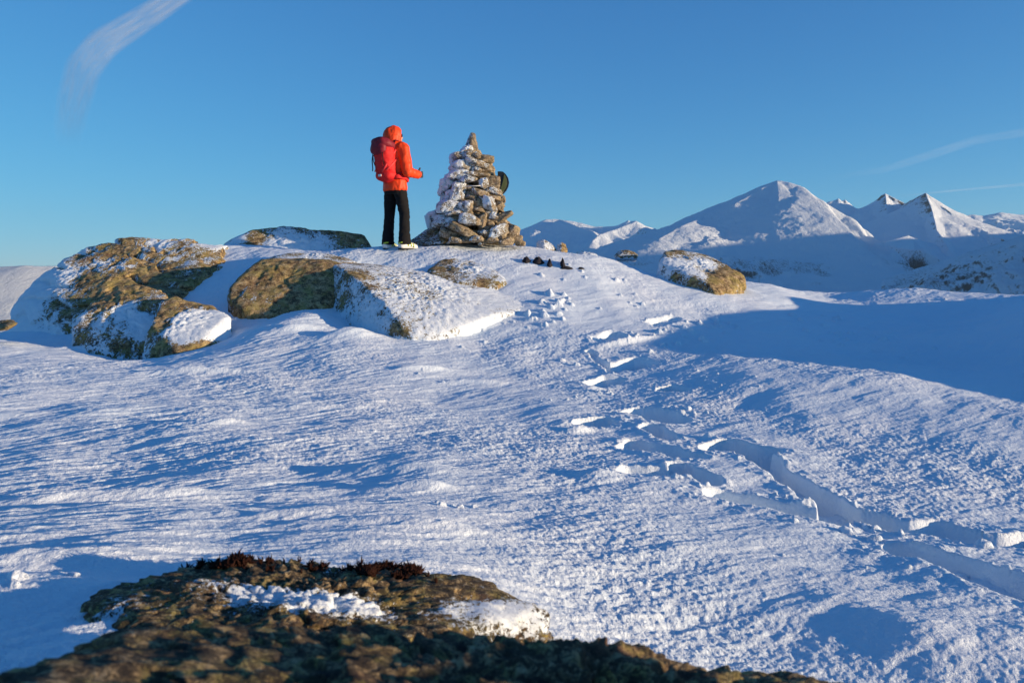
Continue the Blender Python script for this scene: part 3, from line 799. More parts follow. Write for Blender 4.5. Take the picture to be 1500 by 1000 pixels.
# ------------------------------------------------------------------ cairn
CD = 12.25
cairn = empty('cairn', tuple(P(698, 358, CD)))
tag(cairn, 'tall cairn of stacked frosted stones with a pointed cap stone', 'cairn')
CO = np.array(cairn.location)
def stone(px, py, w, h, dz=0.0, rot=0.0, rime=0.3, dep=None, p=None, seed=0, tw=0.0, name='stone', sub=4):
    """centre pixel, size in pixels, dz: metres nearer to the viewer"""
    rs = np.random.RandomState(seed * 13 + int(px) * 7 + int(py))
    d = CD - dz
    c = P(px, py, d); m = d / F
    a, b = w * m / 2, h * m / 2
    dp = (dep if dep is not None else max(w, h) * m * rs.uniform(.7, 1.0)) / 2
    D, Fc = ico(sub)
    p = p or rs.uniform(3.5, 8)
    Dr = D.copy()
    r = (np.abs(D[:, 0]) ** p + np.abs(D[:, 1]) ** p + np.abs(D[:, 2]) ** p) ** (-1 / p)
    for _ in range(9):      # chip flat facets
        n = rs.randn(3); n /= np.linalg.norm(n)
        r = np.minimum(r, rs.uniform(.72, 1.0) / np.maximum(D @ n, 1e-3))
    r = r * 1.13 * (1 + .09 * fbm3(D * 1.8 + rs.uniform(0, 50), 3, 3) + .05 * fbm3(D * 8 + rs.uniform(0, 50), 3, 4))
    V = D * r[:, None] * np.array([a, dp, b])
    ca, sa = math.cos(R(rot)), math.sin(R(rot))
    V = np.stack([V[:, 0] * ca - V[:, 2] * sa, V[:, 1], V[:, 0] * sa + V[:, 2] * ca], -1)
    ct, st = math.cos(R(tw)), math.sin(R(tw))
    V = np.stack([V[:, 0] * ct - V[:, 1] * st, V[:, 0] * st + V[:, 1] * ct, V[:, 2]], -1)
    Nn = vnormals(V, Fc)
    at = rime * .62 + .15 + .30 * np.clip(-Nn[:, 0], -1, 1) + .08 * Nn[:, 2] - .12 * np.clip(Nn[:, 0], 0, 1) + .3 * fbm3((V + c) * 9, 3, 9)
    V = V + Nn * (.010 * sstep(.2, .7, at) * (.8 + 2.6 * noise3((V + c) * 38, 8)))[:, None]
    o = obj_np(name, V, Fc, M_CAIRN, cairn, {'rime': at})
    o.location = c - CO
    return o
M_CAIRN = mat_rock('cairn_stone', scale=2.2, lichen=0.35, grey=.4)
S = stone
# visible stones, top to bottom
def pointed():
    d = CD
    pts = [P(689, 193, d), P(696, 194, d - .02), P(697, 196, d + .05), P(679, 223, d), P(685, 226, d - .16), P(701, 226, d - .1), P(702, 224, d + .12), P(681, 212, d), P(684, 222, d + .15), P(697, 205, d)]
    c, D, Fc, rad = hull_shape([np.array(pts)], 5, 14)
    V = D * rad[:, None]; V = V + D * (.012 * fbm3(V * 14, 3, 3))[:, None]
    Nn = vnormals(V, Fc)
    at = .15 + .6 * np.clip(-Nn[:, 0], -1, 1) - .3 * np.clip(Nn[:, 0], 0, 1) + .3 * fbm3(V * 9, 3, 9)
    o = obj_np('cap_stone', V, Fc, M_CAIRN, cairn, {'rime': at}); o.location = c - CO
pointed()
S(684, 219, 16, 9, .12, 20, .7)
S(690, 228, 34, 8, .05, 0, .3); S(673, 230, 20, 11, .1, 4, .45, p=6); S(665, 234, 10, 16, .02, 0, .8)
S(710, 232, 24, 11, .1, -4, .0, p=6); S(697, 238, 26, 6, .2, -8, .6); S(716, 240, 10, 8, .0, 0, -.1)
S(703, 243, 26, 6, .18, -5, .5); S(712, 249, 16, 8, .15, 10, -.05); S(676, 243, 26, 13, .2, 3, .75); S(664, 247, 10, 10, .05, 0, .8)
S(697, 250, 16, 7, .2, 8, .4); S(672, 256, 28, 12, .22, 2, .8); S(692, 256, 22, 6, .22, -6, .5); S(706, 257, 24, 7, .18, -3, .1)
S(686, 263, 24, 8, .25, 5, .55); S(703, 265, 16, 9, .22, 0, .0); S(660, 262, 14, 12, .05, 0, .8); S(656, 271, 20, 17, .15, 10, .9); S(650, 281, 14, 11, .1, 0, .9)
S(709, 268, 12, 14, .3, 10, .85); S(720, 270, 25, 20, .10, 0, -.15, p=7, dep=.26); S(727, 281, 20, 9, .2, -18, .6); S(717, 279, 10, 8, .26, 0, .3)
S(672, 283, 17, 28, .32, -12, .75, p=5, dep=.12); S(661, 288, 14, 20, .2, 0, .85); S(686, 277, 16, 9, .25, 0, -.05); S(690, 288, 20, 14, .26, 20, -.1); S(704, 283, 22, 9, .3, -14, .2); S(708, 290, 16, 7, .3, -20, .4)
S(722, 289, 20, 8, .2, -12, .1); S(735, 293, 10, 9, .1, 0, .05); S(651, 293, 10, 14, .08, 0, .9); S(684, 297, 26, 7, .28, -5, -.05)
S(661, 305, 36, 18, .28, -8, .6); S(647, 305, 12, 14, .1, 0, .8); S(683, 305, 26, 16, .36, 3, .55); S(700, 302, 17, 21, .3, 5, -.12); S(717, 299, 22, 16, .33, -25, .8); S(731, 303, 13, 15, .2, 10, -.02); S(722, 308, 14, 10, .28, 0, .6)
S(668, 314, 34, 8, .33, 4, .5); S(700, 315, 14, 10, .3, 0, .0); S(712, 314, 14, 12, .3, 0, .1); S(722, 317, 18, 12, .3, 20, .5)
S(737, 317, 27, 9, .28, 32, -.3, p=8, dep=.22, tw=-10); S(690, 322, 30, 14, .4, -6, .5); S(706, 326, 12, 26, .36, -6, -.05, p=5); S(672, 321, 18, 8, .36, 0, -.2)
S(655, 325, 32, 14, .32, -12, .7); S(643, 330, 18, 12, .2, 0, .5); S(716, 328, 16, 16, .3, 30, .2); S(736, 331, 20, 14, .25, -30, -.1)
S(676, 337, 46, 15, .45, -22, .15); S(660, 343, 26, 14, .42, -15, .1); S(729, 340, 34, 14, .4, 22, .7); S(710, 343, 18, 9, .44, 0, .4); S(748, 340, 22, 24, .25, -40, -.15)
S(755, 350, 18, 14, .25, -20, -.1); S(742, 352, 20, 12, .42, 0, .0); S(722, 351, 18, 8, .46, 0, .2); S(700, 350, 22, 8, .5, 0, .35); S(683, 351, 20, 8, .5, 0, .1); S(762, 356, 14, 8, .2, 0, -.1); S(668, 352, 16, 8, .5, 0, .3); S(736, 346, 12, 8, .46, 10, .1)
S(637, 322, 24, 22, -.05, 25, .85, dep=.25)
fr_ = np.random.RandomState(5)
for k in range(70):     # small chocking stones that fill the joints
    py = fr_.uniform(226, 356); hw = np.interp(py, [226, 240, 262, 290, 320, 356], [8, 26, 30, 38, 40, 52])
    px = 696 + fr_.uniform(-1, 1) * hw + (6 if py > 330 else 0)
    lft = (696 - px) / hw
    S(px, py, fr_.uniform(8, 20), fr_.uniform(3.5, 7), np.interp(py, [226, 356], [.12, .40]) * (1 - .5 * abs(lft)) + .03, fr_.uniform(-40, 40), .25 + .45 * lft + fr_.uniform(-.25, .25), seed=k, sub=3)
# back and core courses, seen from the side and through the gaps
for k, (py, hw) in enumerate([(226, 12), (238, 24), (250, 26), (262, 34), (275, 38), (288, 40), (301, 42), (314, 42), (327, 46), (340, 54), (352, 58)]):
    for j in range(2):
        S(694 + (j - .5) * hw * .95 + (k % 3 - 1) * 3, py + (j * 2), hw * 1.05, 15, -.10 - .02 * k, (k * 37 % 13) - 6, .45 if j == 0 else .0, dep=.25 + .06 * k, seed=k)
    if k in (3, 5, 7, 9, 10):
        S(696, py, hw * 1.1, 14, -.28 - .03 * k, 0, .3, dep=.25, seed=k + 40)
# leaning wedge slab at the left foot
o = rock('slab', [[(601, 352, 12.1), (615, 343, 12.2), (632, 331, 12.3), (640, 332, 12.25), (658, 349, 11.9), (650, 356, 11.75), (620, 360, 11.85), (603, 357, 12.0), (615, 358, 12.6), (645, 345, 12.6), (660, 358, 12.4)]],
         sub=5, k=20, amp=.02, freq=6, rime=(.1, .0, .42), patches=[(645, 342, .05, -.9), (652, 350, .05, -.9), (650, 346, .05, -.8)], seed=71, fr=2)
tag(o, 'grey speckled wedge slab leaning at the left foot of the cairn', 'slab')

M_BLACK = simple('black_paint', (0.012, 0.014, 0.016), 0.5)
M_GREEN = simple('green_paint', (0.10, 0.115, 0.035), 0.6, bump=(40, .2, .004))
def half_disc():
    root = empty('half_round_plate', tuple(P(731, 268, CD - .2)))
    tag(root, 'olive green half round plate with black rim on the right side of the cairn', 'plate')
    m = (CD - .2) / F
    # outline in pixels relative to (731,268): straight cut at left, arc at right
    out = [(-2, -16), (2, -16.2), (6, -15.6), (10, -12), (13.4, -6.5), (14.6, -.5), (13.4, 5.5), (10.5, 11), (6.5, 15.5), (2.5, 18.5), (-1, 19)]
    inn = [(1.5, 10.5), (4, 14), (7.5, 11), (10.3, 6.5), (11.6, .8), (11.1, -4.5), (9.3, -9.2), (7.2, -12), (6.5, -6), (4.5, 2)]
    def plate(name, pts, y0, y1, mat):
        n = len(pts)
        V = [(x * m, y0, -y * m) for x, y in pts] + [(x * m, y1, -y * m) for x, y in pts]
        bm = bmesh.new(); vs_ = [bm.verts.new(v) for v in V]
        bm.faces.new(vs_[:n]); bm.faces.new(vs_[n:][::-1])
        for i in range(n):
            j = (i + 1) % n; bm.faces.new([vs_[i], vs_[n + i], vs_[n + j], vs_[j]])
        bmesh.ops.recalc_face_normals(bm, faces=bm.faces)
        me = bpy.data.meshes.new(name); bm.to_mesh(me); bm.free(); me.materials.append(mat)
        o = bpy.data.objects.new(name, me); COL.objects.link(o); o.parent = root
        b = o.modifiers.new('b', 'BEVEL'); b.width = .003; b.segments = 2
    plate('rim', out, -.03, .05, M_BLACK)
    plate('panel', inn, -.042, -.0302, M_GREEN)
half_disc()
def tube_np(path, ra, rb=None, side=(0, 1, 0), n=16, cap=True):
    """lofted elliptical tube; ra along `side`, rb across it"""
    path = np.array(path, float); ra = np.broadcast_to(np.array(ra, float), len(path)); rb = ra if rb is None else np.broadcast_to(np.array(rb, float), len(path))
    T = np.gradient(path, axis=0); T /= np.linalg.norm(T, axis=1)[:, None] + 1e-9
    sd_ = np.array(side, float)
    rows = []
    th = np.linspace(0, 2 * math.pi, n, endpoint=False)
    for i in range(len(path)):
        s = sd_ - T[i] * (sd_ @ T[i]); s /= np.linalg.norm(s) + 1e-9
        q = np.cross(T[i], s)
        rows.append(path[i] + np.cos(th)[:, None] * s * ra[i] + np.sin(th)[:, None] * q * rb[i])
    V = list(np.concatenate(rows)); Fc = []
    for i in range(len(path) - 1):
        for j in range(n):
            j2 = (j + 1) % n
            Fc.append((i * n + j, i * n + j2, (i + 1) * n + j2, (i + 1) * n + j))
    if cap:
        a = len(V); V.append(path[0]); V.append(path[-1]); e = (len(path) - 1) * n
        for j in range(n):
            j2 = (j + 1) % n
            Fc.append((a, j2, j)); Fc.append((a + 1, e + j, e + j2))
    return V, Fc

class Mesh:
    def __init__(s): s.V = []; s.F = []
    def tube(s, *a, **k):
        v, f = tube_np(*a, **k); o = len(s.V); s.V += [tuple(x) for x in v]; s.F += [tuple(i + o for i in q) for q in f]; return s
    def ell(s, c, r, rot=None, sub=4, p=2.0):
        D, Fc = ico(sub)
        q = (np.abs(D) ** p).sum(1) ** (-1 / p)
        V = D * q[:, None] * np.array(r)
        if rot is not None: V = V @ np.array(rot.to_matrix()).T
        V = V + np.array(c); o = len(s.V)
        s.V += [tuple(x) for x in V]; s.F += [tuple(int(i) + o for i in t) for t in Fc]; return s
    def box(s, c, r, rot=None, p=8): return s.ell(c, r, rot, 4, p)
    def raw(s, name, mat, parent, smooth=True):
        me = bpy.data.meshes.new(name); me.from_pydata(s.V, [], s.F); me.update()
        me.polygons.foreach_set('use_smooth', [smooth] * len(me.polygons)); me.materials.append(mat)
        o = bpy.data.objects.new(name, me); COL.objects.link(o); o.parent = parent
        return o
    def fused(s, name, mat, parent, voxel=.012, smooth=6, wr=None):
        o = s.raw(name, mat, None)
        m = o.modifiers.new('r', 'REMESH'); m.mode = 'VOXEL'; m.voxel_size = voxel; m.use_smooth_shade = True
        if smooth: m = o.modifiers.new('s', 'SMOOTH'); m.factor = .5; m.iterations = smooth
        dg = bpy.context.evaluated_depsgraph_get()
        me = bpy.data.meshes.new_from_object(o.evaluated_get(dg)); old = o.data
        o.modifiers.clear(); o.data = me; bpy.data.meshes.remove(old); me.name = name
        if not me.materials: me.materials.append(mat)
        n = len(me.vertices); co = np.empty(n * 3, np.float32); me.vertices.foreach_get('co', co); co = co.reshape(-1, 3).astype(float)
        if wr:
            no = np.empty(n * 3, np.float32); me.vertex_normals.foreach_get('vector', no); no = no.reshape(-1, 3)
            q = 0
            for (fx, fy, fz), am, sd2 in wr:
                w_ = noise3(co * np.array([fx, fy, fz]) + 3 * noise3(co * 4, 3)[:, None] * .4, sd2)
                q = q + am * (1 - 2.2 * np.abs(w_))
            co = co + no * q[:, None]
            me.vertices.foreach_set('co', co.astype(np.float32).ravel())
        me.polygons.foreach_set('use_smooth', [True] * len(me.polygons)); me.update()
        o.parent = parent
        return o

rod = Mesh().tube([(-.11, 0, -.006), (0, 0, .0), (.11, 0, .004)], .006).raw('metal_rod', simple('rod_grey', (.6, .6, .58), .5), None)
rod.location = P(693, 272.5, CD - .46)
tag(rod, 'thin pale rod lying between stones on the front of the cairn', 'rod')

# dark stones poking out of the drift right of the cairn
GD = 'dark stones poking out of the drift right of the cairn'
for (px, py, w, h, sd3, lab) in [
    (771, 380, 13, 9, 1, 'leftmost dark pointed stone poking out of the drift right of the cairn'),
    (788, 381, 18, 11, 2, 'largest dark pointed stone, second from the left of the row in the drift'),
    (805, 385, 8, 12, 3, 'narrow upright dark stone in the middle of the row in the drift'),
    (824, 385, 8, 15, 4, 'tallest narrow dark stone at the right of the row in the drift'),
    (829, 392, 22, 5, 5, 'flat dark stone lying at the foot of the tallest narrow one'),
    (850, 392.5, 12, 3, 6, 'flat dark sliver, rightmost of the row in the drift')]:
    g = hit(px, py + h * .3)
    d = g[1]; m = d / F
    rs = np.random.RandomState(sd3)
    D, Fc = ico(4)
    pk = np.maximum(D[:, 2], 0)
    V = D * (1 + .25 * fbm3(D * 1.5 + sd3 * 9, 3, sd3))[:, None] * np.array([w * m / 2, .06 + .1 * rs.rand(), h * m * .75])
    V[:, 0] *= (1 - .45 * pk ** .7); V[:, 1] *= (1 - .45 * pk ** .7)
    o = obj_np('stone', V, Fc, None or simple('dark_stone' + '', (0.03, 0.026, 0.03), .9, .2, bump=(60, .6, .004)))
    o.location = g
    tag(o, lab, 'stone', GD)

# ------------------------------------------------------------------ hiker
YAW = R(52)
hp = P(580, 365.5, 11.7)
person = empty('person', tuple(hp), YAW)
tag(person, 'person in an orange hooded jacket and black trousers standing on the summit facing the cairn', 'person')
def mat_cloth(name, col, rough=.55, sc_=55, st=.35):
    k = N(name); co = k.n('TexCoord').outputs['Object']
    nz = k.noise(co, 9, 3, .6, 1.2); n2 = k.noise(co, sc_ * 4, 2, .5)
    nrm = k.bump(k.math('ADD', nz, k.math('MULTIPLY', n2, .06)), st, .03)
    return k.bsdf(Base_Color=(*col, 1), Roughness=rough, Normal=nrm, Specular_IOR_Level=.35)
M_JK = mat_cloth('orange_shell', (0.82, 0.060, 0.006))
M_TR = mat_cloth('black_trousers', (0.004, 0.004, 0.005), .9)
M_SKIN = simple('skin', (0.52, 0.27, 0.18), .5)
M_PACK = mat_cloth('red_pack', (0.66, 0.014, 0.014), .7)
M_PACKD = mat_cloth('shaded_red_pack', (0.20, 0.008, 0.02), .6)  # maroon holds the painted shade of the lid; shoulder straps share it
M_WEB = simple('black_webbing', (.012, .012, .014), .7)
M_REDW = simple('red_webbing', (.80, .05, .05), .6)
M_BOOT = simple('white_boot', (.72, .72, .70), .35)
M_LIME = simple('lime_boot', (.45, .55, .04), .35)
M_GLOVE = simple('grey_glove', (.045, .05, .055), .8, bump=(60, .5, .004))
M_LENS = simple('dark_lens', (.01, .01, .012), .1, .6)

HY = R(-42)     # head turned to the right shoulder
def hd(x, y, z):
    c, s = math.cos(HY), math.sin(HY)
    return (x * c - y * s, x * s + y * c, z)
RH = Matrix.Rotation(HY, 3, 'Z').to_quaternion()
sh = {-1: (-.01, -.185, 1.44), 1: (-.01, .185, 1.44)}
el = {-1: (-.01, -.265, 1.10), 1: (0.02, .26, 1.12)}
wr = {-1: (.235, -.245, 1.075), 1: (.24, .14, 1.06)}
hip = {-1: (.0, -.09, .90), 1: (.0, .09, .90)}
kn = {-1: (.05, -.135, .50), 1: (.0, .125, .50)}
an = {-1: (.03, -.150, .12), 1: (-.03, .135, .12)}
b = Mesh()
b.ell(hd(.02, 0, 1.615), (.088, .07, .108), RH).ell(hd(.055, 0, 1.56), (.052, .048, .045), RH)            # skull, jaw
b.ell(hd(.112, 0, 1.605), (.014, .011, .022), RH).ell(hd(.10, 0, 1.558), (.014, .02, .008), RH)            # nose, mouth
b.ell(hd(.01, -.072, 1.605), (.018, .009, .03), RH).ell(hd(.01, .072, 1.605), (.018, .009, .03), RH)     # ears
b.tube([(0, 0, 1.42), (.01, 0, 1.56)], [.06, .052])
b.tube([(0, 0, .86), (0, 0, 1.0), (0, 0, 1.2), (-.01, 0, 1.36), (-.005, 0, 1.46)], [.155, .14, .155, .17, .08], [.10, .09, .105, .11, .06])
for s in (-1, 1):
    b.tube([sh[s], el[s], wr[s]], [.052, .042, .03]).ell(sh[s], (.06, .06, .06))
    b.tube([hip[s], kn[s], an[s], (an[s][0], an[s][1], .05)], [.085, .055, .042, .04])
    b.tube([(an[s][0] - .05, an[s][1], .05), (an[s][0] + .17, an[s][1], .035)], [.035, .03])
    b.ell((wr[s][0] + .03, wr[s][1], wr[s][2] + .004), (.03, .012, .022))
b.fused('body', M_SKIN, person, .012, 3)
# jacket with hood
j = Mesh()
j.tube([(0, 0, .845), (0, 0, .87), (0, 0, .98), (0, 0, 1.06), (-.005, 0, 1.2), (-.01, 0, 1.34), (-.012, 0, 1.43), (-.005, 0, 1.49), (0, 0, 1.53)],
       [.188, .192, .182, .168, .180, .200, .198, .145, .085], [.142, .146, .136, .122, .134, .142, .135, .12, .10], side=(0, 1, 0), n=28)
for s in (-1, 1):
    j.ell((sh[s][0], sh[s][1] * .93, sh[s][2] - .01), (.09, .085, .085))
    e = el[s]; m1 = tuple((a_ + c_) / 2 for a_, c_ in zip(sh[s], e)); m2 = tuple((a_ + c_) / 2 for a_, c_ in zip(e, wr[s]))
    j.tube([sh[s], m1, e], [.082, .080, .066]).ell(e, (.068, .068, .068))
    j.tube([e, m2, wr[s]], [.066, .060, .050])
j.tube([hd(-.02, 0, 1.42), hd(-.02, 0, 1.52), hd(-.012, 0, 1.62)], [.135, .128, .12], [.14, .135, .125])
j.ell(hd(-.008, 0, 1.628), (.122, .112, .138), RH).ell(hd(-.045, 0, 1.615), (.112, .110, .135), RH).ell(hd(-.01, 0, 1.695), (.075, .07, .07), RH).ell(hd(.06, 0, 1.665), (.05, .07, .055), RH)
j.ell((-.03, 0, 1.465), (.12, .17, .075))
jk = j.fused('jacket', M_JK, person, .010, 4, wr=[((11, 11, 7), .008, 1), ((20, 20, 13), .005, 2)])
# carve the face opening: pull the front of the hood back behind the face
me = jk.data; n = len(me.vertices); co = np.empty(n * 3, np.float32); me.vertices.foreach_get('co', co); co = co.reshape(-1, 3)
ch, sn = math.cos(HY), math.sin(HY)
hx = co[:, 0] * ch + co[:, 1] * sn; hy = -co[:, 0] * sn + co[:, 1] * ch
q = ((hy) / .068) ** 2 + ((co[:, 2] - 1.605) / .098) ** 2
mk = (hx > .0) & (q < 1.25) & (co[:, 2] > 1.49)
dx = np.where(mk, -(hx - .035) * (1 - sstep(.8, 1.25, q)), 0)
dx = np.where(mk & (hx > .035), dx, 0)
co[:, 0] += dx * ch; co[:, 1] += dx * sn
me.vertices.foreach_set('co', co.ravel()); me.update()
Mesh().tube([hd(.085 - .03 * abs(math.cos(t)) ** 3, .076 * math.sin(t), 1.606 + .108 * math.cos(t)) for t in np.linspace(0, 2 * math.pi, 25)], .009, n=8).raw('hood_rim', M_JK, jk)
Mesh().tube([(.001 + .143 * math.cos(t), .193 * math.sin(t), .862) for t in np.linspace(0, 2 * math.pi, 33)], .008, n=8).raw('hem', M_JK, jk)
# trousers
t = Mesh()
t.tube([(0, 0, .80), (0, 0, .9), (0, 0, .97)], [.175, .175, .16], [.125, .125, .12], side=(0, 1, 0))
for s in (-1, 1):
    k1 = kn[s]; mt = tuple((a_ + c_) / 2 for a_, c_ in zip(hip[s], k1)); mc = tuple((a_ + c_) / 2 for a_, c_ in zip(k1, an[s]))
    t.tube([(hip[s][0], hip[s][1] * 1.02, .88), mt, k1, mc, (an[s][0], an[s][1], .15), (an[s][0] + .005, an[s][1], .075)],
           [.092, .084, .070, .070, .080, .088], [.092, .086, .072, .074, .085, .094])
t.fused('trousers', M_TR, person, .011, 4, wr=[((8, 8, 20), .007, 4), ((18, 18, 40), .003, 5)])
# boots
for s in (-1, 1):
    ax, ay = an[s][0], an[s][1]
    tw = Matrix.Rotation(R(-14 if s < 0 else 6), 3, 'Z')
    def bp(x, y, z):
        v = tw @ Vector((x, y, 0)); return (ax + v.x, ay + v.y, z)
    bt = Mesh().tube([bp(-.085, 0, .045), bp(-.05, 0, .055), bp(.04, 0, .06), (bp(.13, 0, .05)), bp(.19, 0, .038), bp(.212, 0, .034)], [.042, .056, .056, .055, .045, .02], [.036, .055, .058, .048, .034, .016], side=(0, 1, 0))
    bt.tube([bp(-.015, 0, .05), bp(-.01, 0, .16), bp(-.005, 0, .2)], [.06, .062, .06])
    bo = bt.fused('boot', M_BOOT, person, .008, 3)
    Mesh().tube([bp(-.09, 0, .008), bp(.0, 0, .008), bp(.15, 0, .008), bp(.215, 0, .014)], [.042, .05, .052, .022], [.012] * 4, side=(0, 1, 0)).raw('sole', M_WEB, bo)
    for q0, zz in ((.03, .085), (.08, .078), (.12, .066)):
        Mesh().tube([bp(q0, -.062, zz - .035), bp(q0, -.045, zz + .015), bp(q0, 0, zz + .035), bp(q0, .045, zz + .015), bp(q0, .062, zz - .035)], .009, n=6).raw('buckle_strap', M_LIME, bo)
    Mesh().tube([bp(-.095, 0, .09), bp(-.075, -.05, .10), bp(0, -.066, .11)], .012, n=6).raw('cuff_trim', M_LIME, bo)
# gloves: palm, four curled fingers of different length and a thumb standing up
def glove(s):
    w0 = np.array(wr[s]); gl = Mesh()
    fw = np.array([.93, .20 * -s * 1.0, .15]); fw /= np.linalg.norm(fw)
    up = np.array([0, 0, 1.0]); up -= fw * (up @ fw); up /= np.linalg.norm(up); inn = np.cross(fw, up) * (-1 if s < 0 else 1)
    f = lambda a, b2, c: tuple(w0 + fw * a + up * b2 + inn * c)
    gl.tube([f(-.03, 0, 0), f(.0, 0, 0), f(.03, 0, 0)], [.046, .042, .04], [.04, .036, .03], side=tuple(up))
    gl.tube([f(.02, 0, 0), f(.06, .0, 0), f(.095, .002, .004)], [.040, .048, .044], [.024, .026, .022], side=tuple(up))
    for i, (u0, L) in enumerate([(.036, .92), (.013, 1.0), (-.011, .94), (-.034, .78)]):
        gl.tube([f(.085, u0, .002), f(.085 + .036 * L, u0, .006), f(.085 + .05 * L, u0 - .002, .030 * L + .004), f(.085 + .034 * L, u0 - .003, .050 * L), f(.085 + .012, u0 - .003, .052 * L)], [.0135, .0130, .012, .011, .010], n=10)
    gl.tube([f(.03, .034, .012), f(.052, .062, .018), f(.075, .085, .018), f(.085, .100, .014)], [.017, .0155, .0135, .011], n=10)
    return gl.fused('glove', M_GLOVE, person, .0045, 2)
glove(-1); glove(1)
# sunglasses
g = Mesh()
for s in (-1, 1): g.ell(hd(.106, s * .033, 1.627), (.008, .031, .025), RH, p=3)
sg = g.raw('sunglasses', M_LENS, person)
f_ = Mesh()
f_.tube([hd(.112, -.012, 1.632), hd(.116, 0, 1.634), hd(.112, .012, 1.632)], .004, n=6)
for s in (-1, 1): f_.tube([hd(.104, s * .062, 1.634), hd(.06, s * .078, 1.632), hd(.0, s * .08, 1.62)], .0045, n=6)
f_.raw('frame', M_BLACK, sg)

# rucksack
pk = empty('rucksack', tuple(hp + np.array([-.12 * math.cos(YAW), -.12 * math.sin(YAW), .92])), YAW)
tag(pk, 'red rucksack with shade painted into its dark red lid, on the back of the person', 'rucksack')
def kp(x, y, z): return (x + (.2 if x < -.16 else .12), y, z - .92)      # person space -> pack space
m = Mesh()
m.tube([kp(-.20, 0, .975), kp(-.215, 0, 1.0), kp(-.24, 0, 1.09), kp(-.265, 0, 1.22), kp(-.285, 0, 1.34), kp(-.29, 0, 1.42), kp(-.28, 0, 1.46)],
       [.06, .115, .145, .150, .155, .150, .12], [.05, .09, .120, .130, .130, .12, .09], side=(0, 1, 0), n=28)
m.fused('pack_bag', M_PACK, pk, .010, 3, wr=[((7, 7, 12), .010, 11), ((16, 16, 20), .005, 12)])
m = Mesh().ell(kp(-.30, 0, 1.475), (.15, .160, .075), Matrix.Rotation(R(18), 3, 'Y').to_quaternion(), p=2.6).ell(kp(-.385, .01, 1.42), (.07, .135, .10), p=2.4)
m.fused('lid', M_PACKD, pk, .010, 3, wr=[((8, 8, 10), .010, 13)])
m = Mesh().ell(kp(-.245, -.005, 1.045), (.135, .158, .08), p=2.5)
m.fused('bottom_pocket', M_PACK, pk, .010, 3, wr=[((9, 9, 9), .004, 14)])
for y_ in (-1, 1):
    Mesh().tube([kp(-0.171, y_ * .145, 1.427), kp(-0.266, y_ * .158, 1.326), kp(-0.350, y_ * .12, 1.190), kp(-0.390, y_ * .06, 1.080)], .013, .005, side=(0, 0, 1), n=8).raw('compression_strap', M_REDW, pk)
    Mesh().tube([kp(-0.184, y_ * .158, 1.284), kp(-0.270, y_ * .162, 1.200), kp(-0.360, y_ * .12, 1.100)], .011, .005, side=(0, 0, 1), n=8).raw('compression_strap', M_REDW, pk)
    Mesh().tube([kp(-.19, y_ * .09, 1.50), kp(-.09, y_ * .11, 1.545), kp(.04, y_ * .12, 1.525), kp(.13, y_ * .125, 1.43), kp(.165, y_ * .14, 1.28), kp(.12, y_ * .18, 1.17), kp(-.04, y_ * .218, 1.10), kp(-.19, y_ * .16, 1.06)], .026, .008, side=(0, 1, 0), n=10).raw('shoulder_strap', M_PACKD, pk)
    Mesh().tube([kp(-0.160, y_ * .15, 1.020), kp(-.10, y_ * .195, 1.03), kp(.03, y_ * .205, 1.02), kp(.12, y_ * .15, 1.00), kp(.165, y_ * .02, .99)], .032, .010, side=(0, 0, 1), n=10).raw('hip_belt', M_PACK, pk)
    Mesh().tube([kp(-0.370, y_ * .10, 1.418), kp(-0.411, y_ * .10, 1.334), kp(-0.402, y_ * .10, 1.242), kp(-0.380, y_ * .09, 1.180)], .009, .004, side=(0, 1, 0), n=8).raw('lid_strap', M_WEB, pk)
Mesh().tube([kp(-0.411, .10, 1.334), kp(-0.424, .102, 1.242), kp(-0.415, .10, 1.140), kp(-0.420, .10, 1.100)], .010, .005, side=(0, 1, 0), n=8).raw('hanging_strap', M_WEB, pk)
Mesh().tube([kp(-0.175, -.02, 1.511), kp(-.195, -.02, 1.62), kp(-.195, .02, 1.62), kp(-0.175, .02, 1.511)], .007, n=8).raw('haul_loop', M_WEB, pk)
Mesh().box(kp(-0.395, -.02, 1.035), (.006, .03, .016), p=6).raw('badge', simple('badge_white', (.7, .7, .68), .5), pk)

# ------------------------------------------------------------------ thin high cloud
def mat_cloud(name, amt, sc1):
    k = N(name)
    u = k.n('Attribute', attribute_name='along').outputs['Fac']; v = k.n('Attribute', attribute_name='across').outputs['Fac']
    co = k.n('CombineXYZ', {'X': k.math('MULTIPLY', u, sc1), 'Y': k.math('MULTIPLY', v, 2.0)}).outputs[0]
    n1 = k.noise(co, 1.6, 6, .62, .6)
    edge = k.rng(v, 0.0, 0.35, 0, 1)
    ends = k.math('MULTIPLY', k.rng(u, 0, .45), k.rng(u, 1.0, .93))
    a = k.math('MULTIPLY', k.math('MULTIPLY', edge, k.rng(n1, .3, .75, .15, 1)), k.math('MULTIPLY', ends, amt), clamp=True)
    df = k.n('BsdfDiffuse', {'Color': (.92, .96, 1.0, 1)}).outputs[0]
    tl = k.n('BsdfTranslucent', {'Color': (.92, .96, 1.0, 1)}).outputs[0]
    ad = k.n('MixShader', {0: .5, 1: df, 2: tl}).outputs[0]
    tr = k.n('BsdfTransparent').outputs[0]
    mx = k.n('MixShader', {0: a, 1: tr, 2: ad})
    k.t.links.new(mx.outputs[0], k.out.inputs[0])
    return k.m
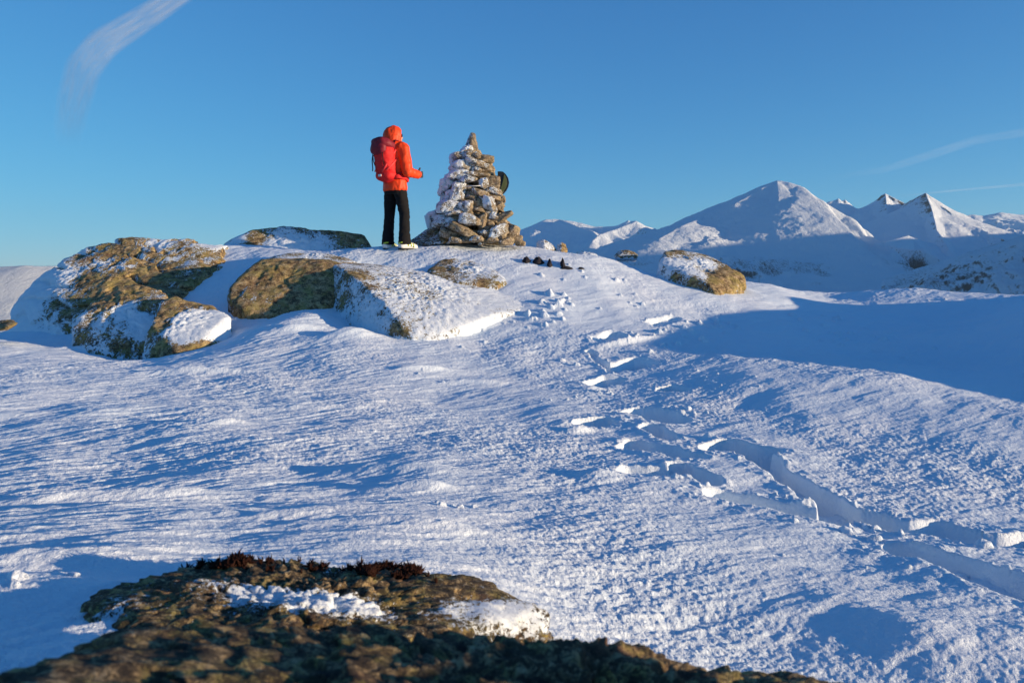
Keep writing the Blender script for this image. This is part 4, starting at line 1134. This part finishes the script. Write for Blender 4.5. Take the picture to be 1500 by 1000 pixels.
def cloud(label, pts, mat, alt=9000):
    """pts: (px, py, half width px); a flattened roll of ice cloud at altitude"""
    q = np.array(pts, float); s = np.linspace(0, 1, 120); si = np.linspace(0, 1, len(q))
    def cr(col):
        return np.interp(s, si, q[:, col])
    px, py, hw = cr(0), cr(1), cr(2)
    for _ in range(8):
        for a in (px, py, hw): a[1:-1] = (a[:-2] + a[1:-1] * 2 + a[2:]) / 4
    r = ray(px, py); c = r * (alt / r[:, 2])[:, None]
    wd = hw / F * np.linalg.norm(c, axis=1)
    T = np.gradient(c, axis=0); T /= np.linalg.norm(T, axis=1)[:, None]
    view = c / np.linalg.norm(c, axis=1)[:, None]
    S_ = np.cross(T, view); S_ /= np.linalg.norm(S_, axis=1)[:, None]
    U_ = np.cross(S_, T)
    n = 32; th = np.linspace(0, 2 * math.pi, n, endpoint=False)
    V = c[:, None] + np.cos(th)[None, :, None] * S_[:, None] * wd[:, None, None] + np.sin(th)[None, :, None] * U_[:, None] * wd[:, None, None] * .35
    along = np.repeat(s, n); across = np.tile(1 - np.abs(np.cos(th)), len(s))
    idx = np.arange(len(s) * n).reshape(len(s), n)
    Fc = np.stack([idx[:-1], np.roll(idx, -1, 1)[:-1], np.roll(idx, -1, 1)[1:], idx[1:]], -1).reshape(-1, 4)
    org = c.mean(0)
    o = obj_np('cloud', V.reshape(-1, 3) - org, Fc, mat, attrs={'along': along, 'across': across}); o.location = org
    tag(o, label, 'cloud', kind='stuff')
cloud('wispy bent streak of ice cloud in the upper left sky', [(100, 215, 14), (101, 190, 17), (108, 150, 20), (122, 100, 21), (150, 65, 19), (190, 40, 17), (230, 15, 15), (275, -15, 13), (330, -45, 12)], mat_cloud('cirrus', .32, 7))
cloud('faint upper streak of cloud low in the sky at the right border', [(1200, 262, 3), (1290, 250, 5), (1360, 228, 6), (1430, 205, 6), (1560, 185, 5)], mat_cloud('streak', .05, 6))
cloud('thin straight vapour trail above the mountains at the right border', [(1290, 290, 1), (1400, 279, 1.5), (1560, 265, 2.5)], mat_cloud('trail', .10, 8))

# ------------------------------------------------------------------ air
def haze():
    V = [(x, y, z) for x in (-21500, 21500) for y in (-21500, 21500) for z in (BASE - 520, 1500)]
    Fc = [(0, 1, 3, 2), (4, 6, 7, 5), (0, 4, 5, 1), (2, 3, 7, 6), (0, 2, 6, 4), (1, 5, 7, 3)]
    k = N('haze')
    v = k.n('VolumePrincipled', {'Color': (.62, .85, 1.0, 1), 'Density': HAZE, 'Anisotropy': 0.2})
    k.t.links.new(v.outputs[0], k.out.inputs['Volume'])
    o = obj_np('haze', V, Fc, k.m, smooth=False)
    tag(o, 'thin cold air over the valley and the far mountains', 'haze', kind='stuff')
HAZE = 0.000009
haze()
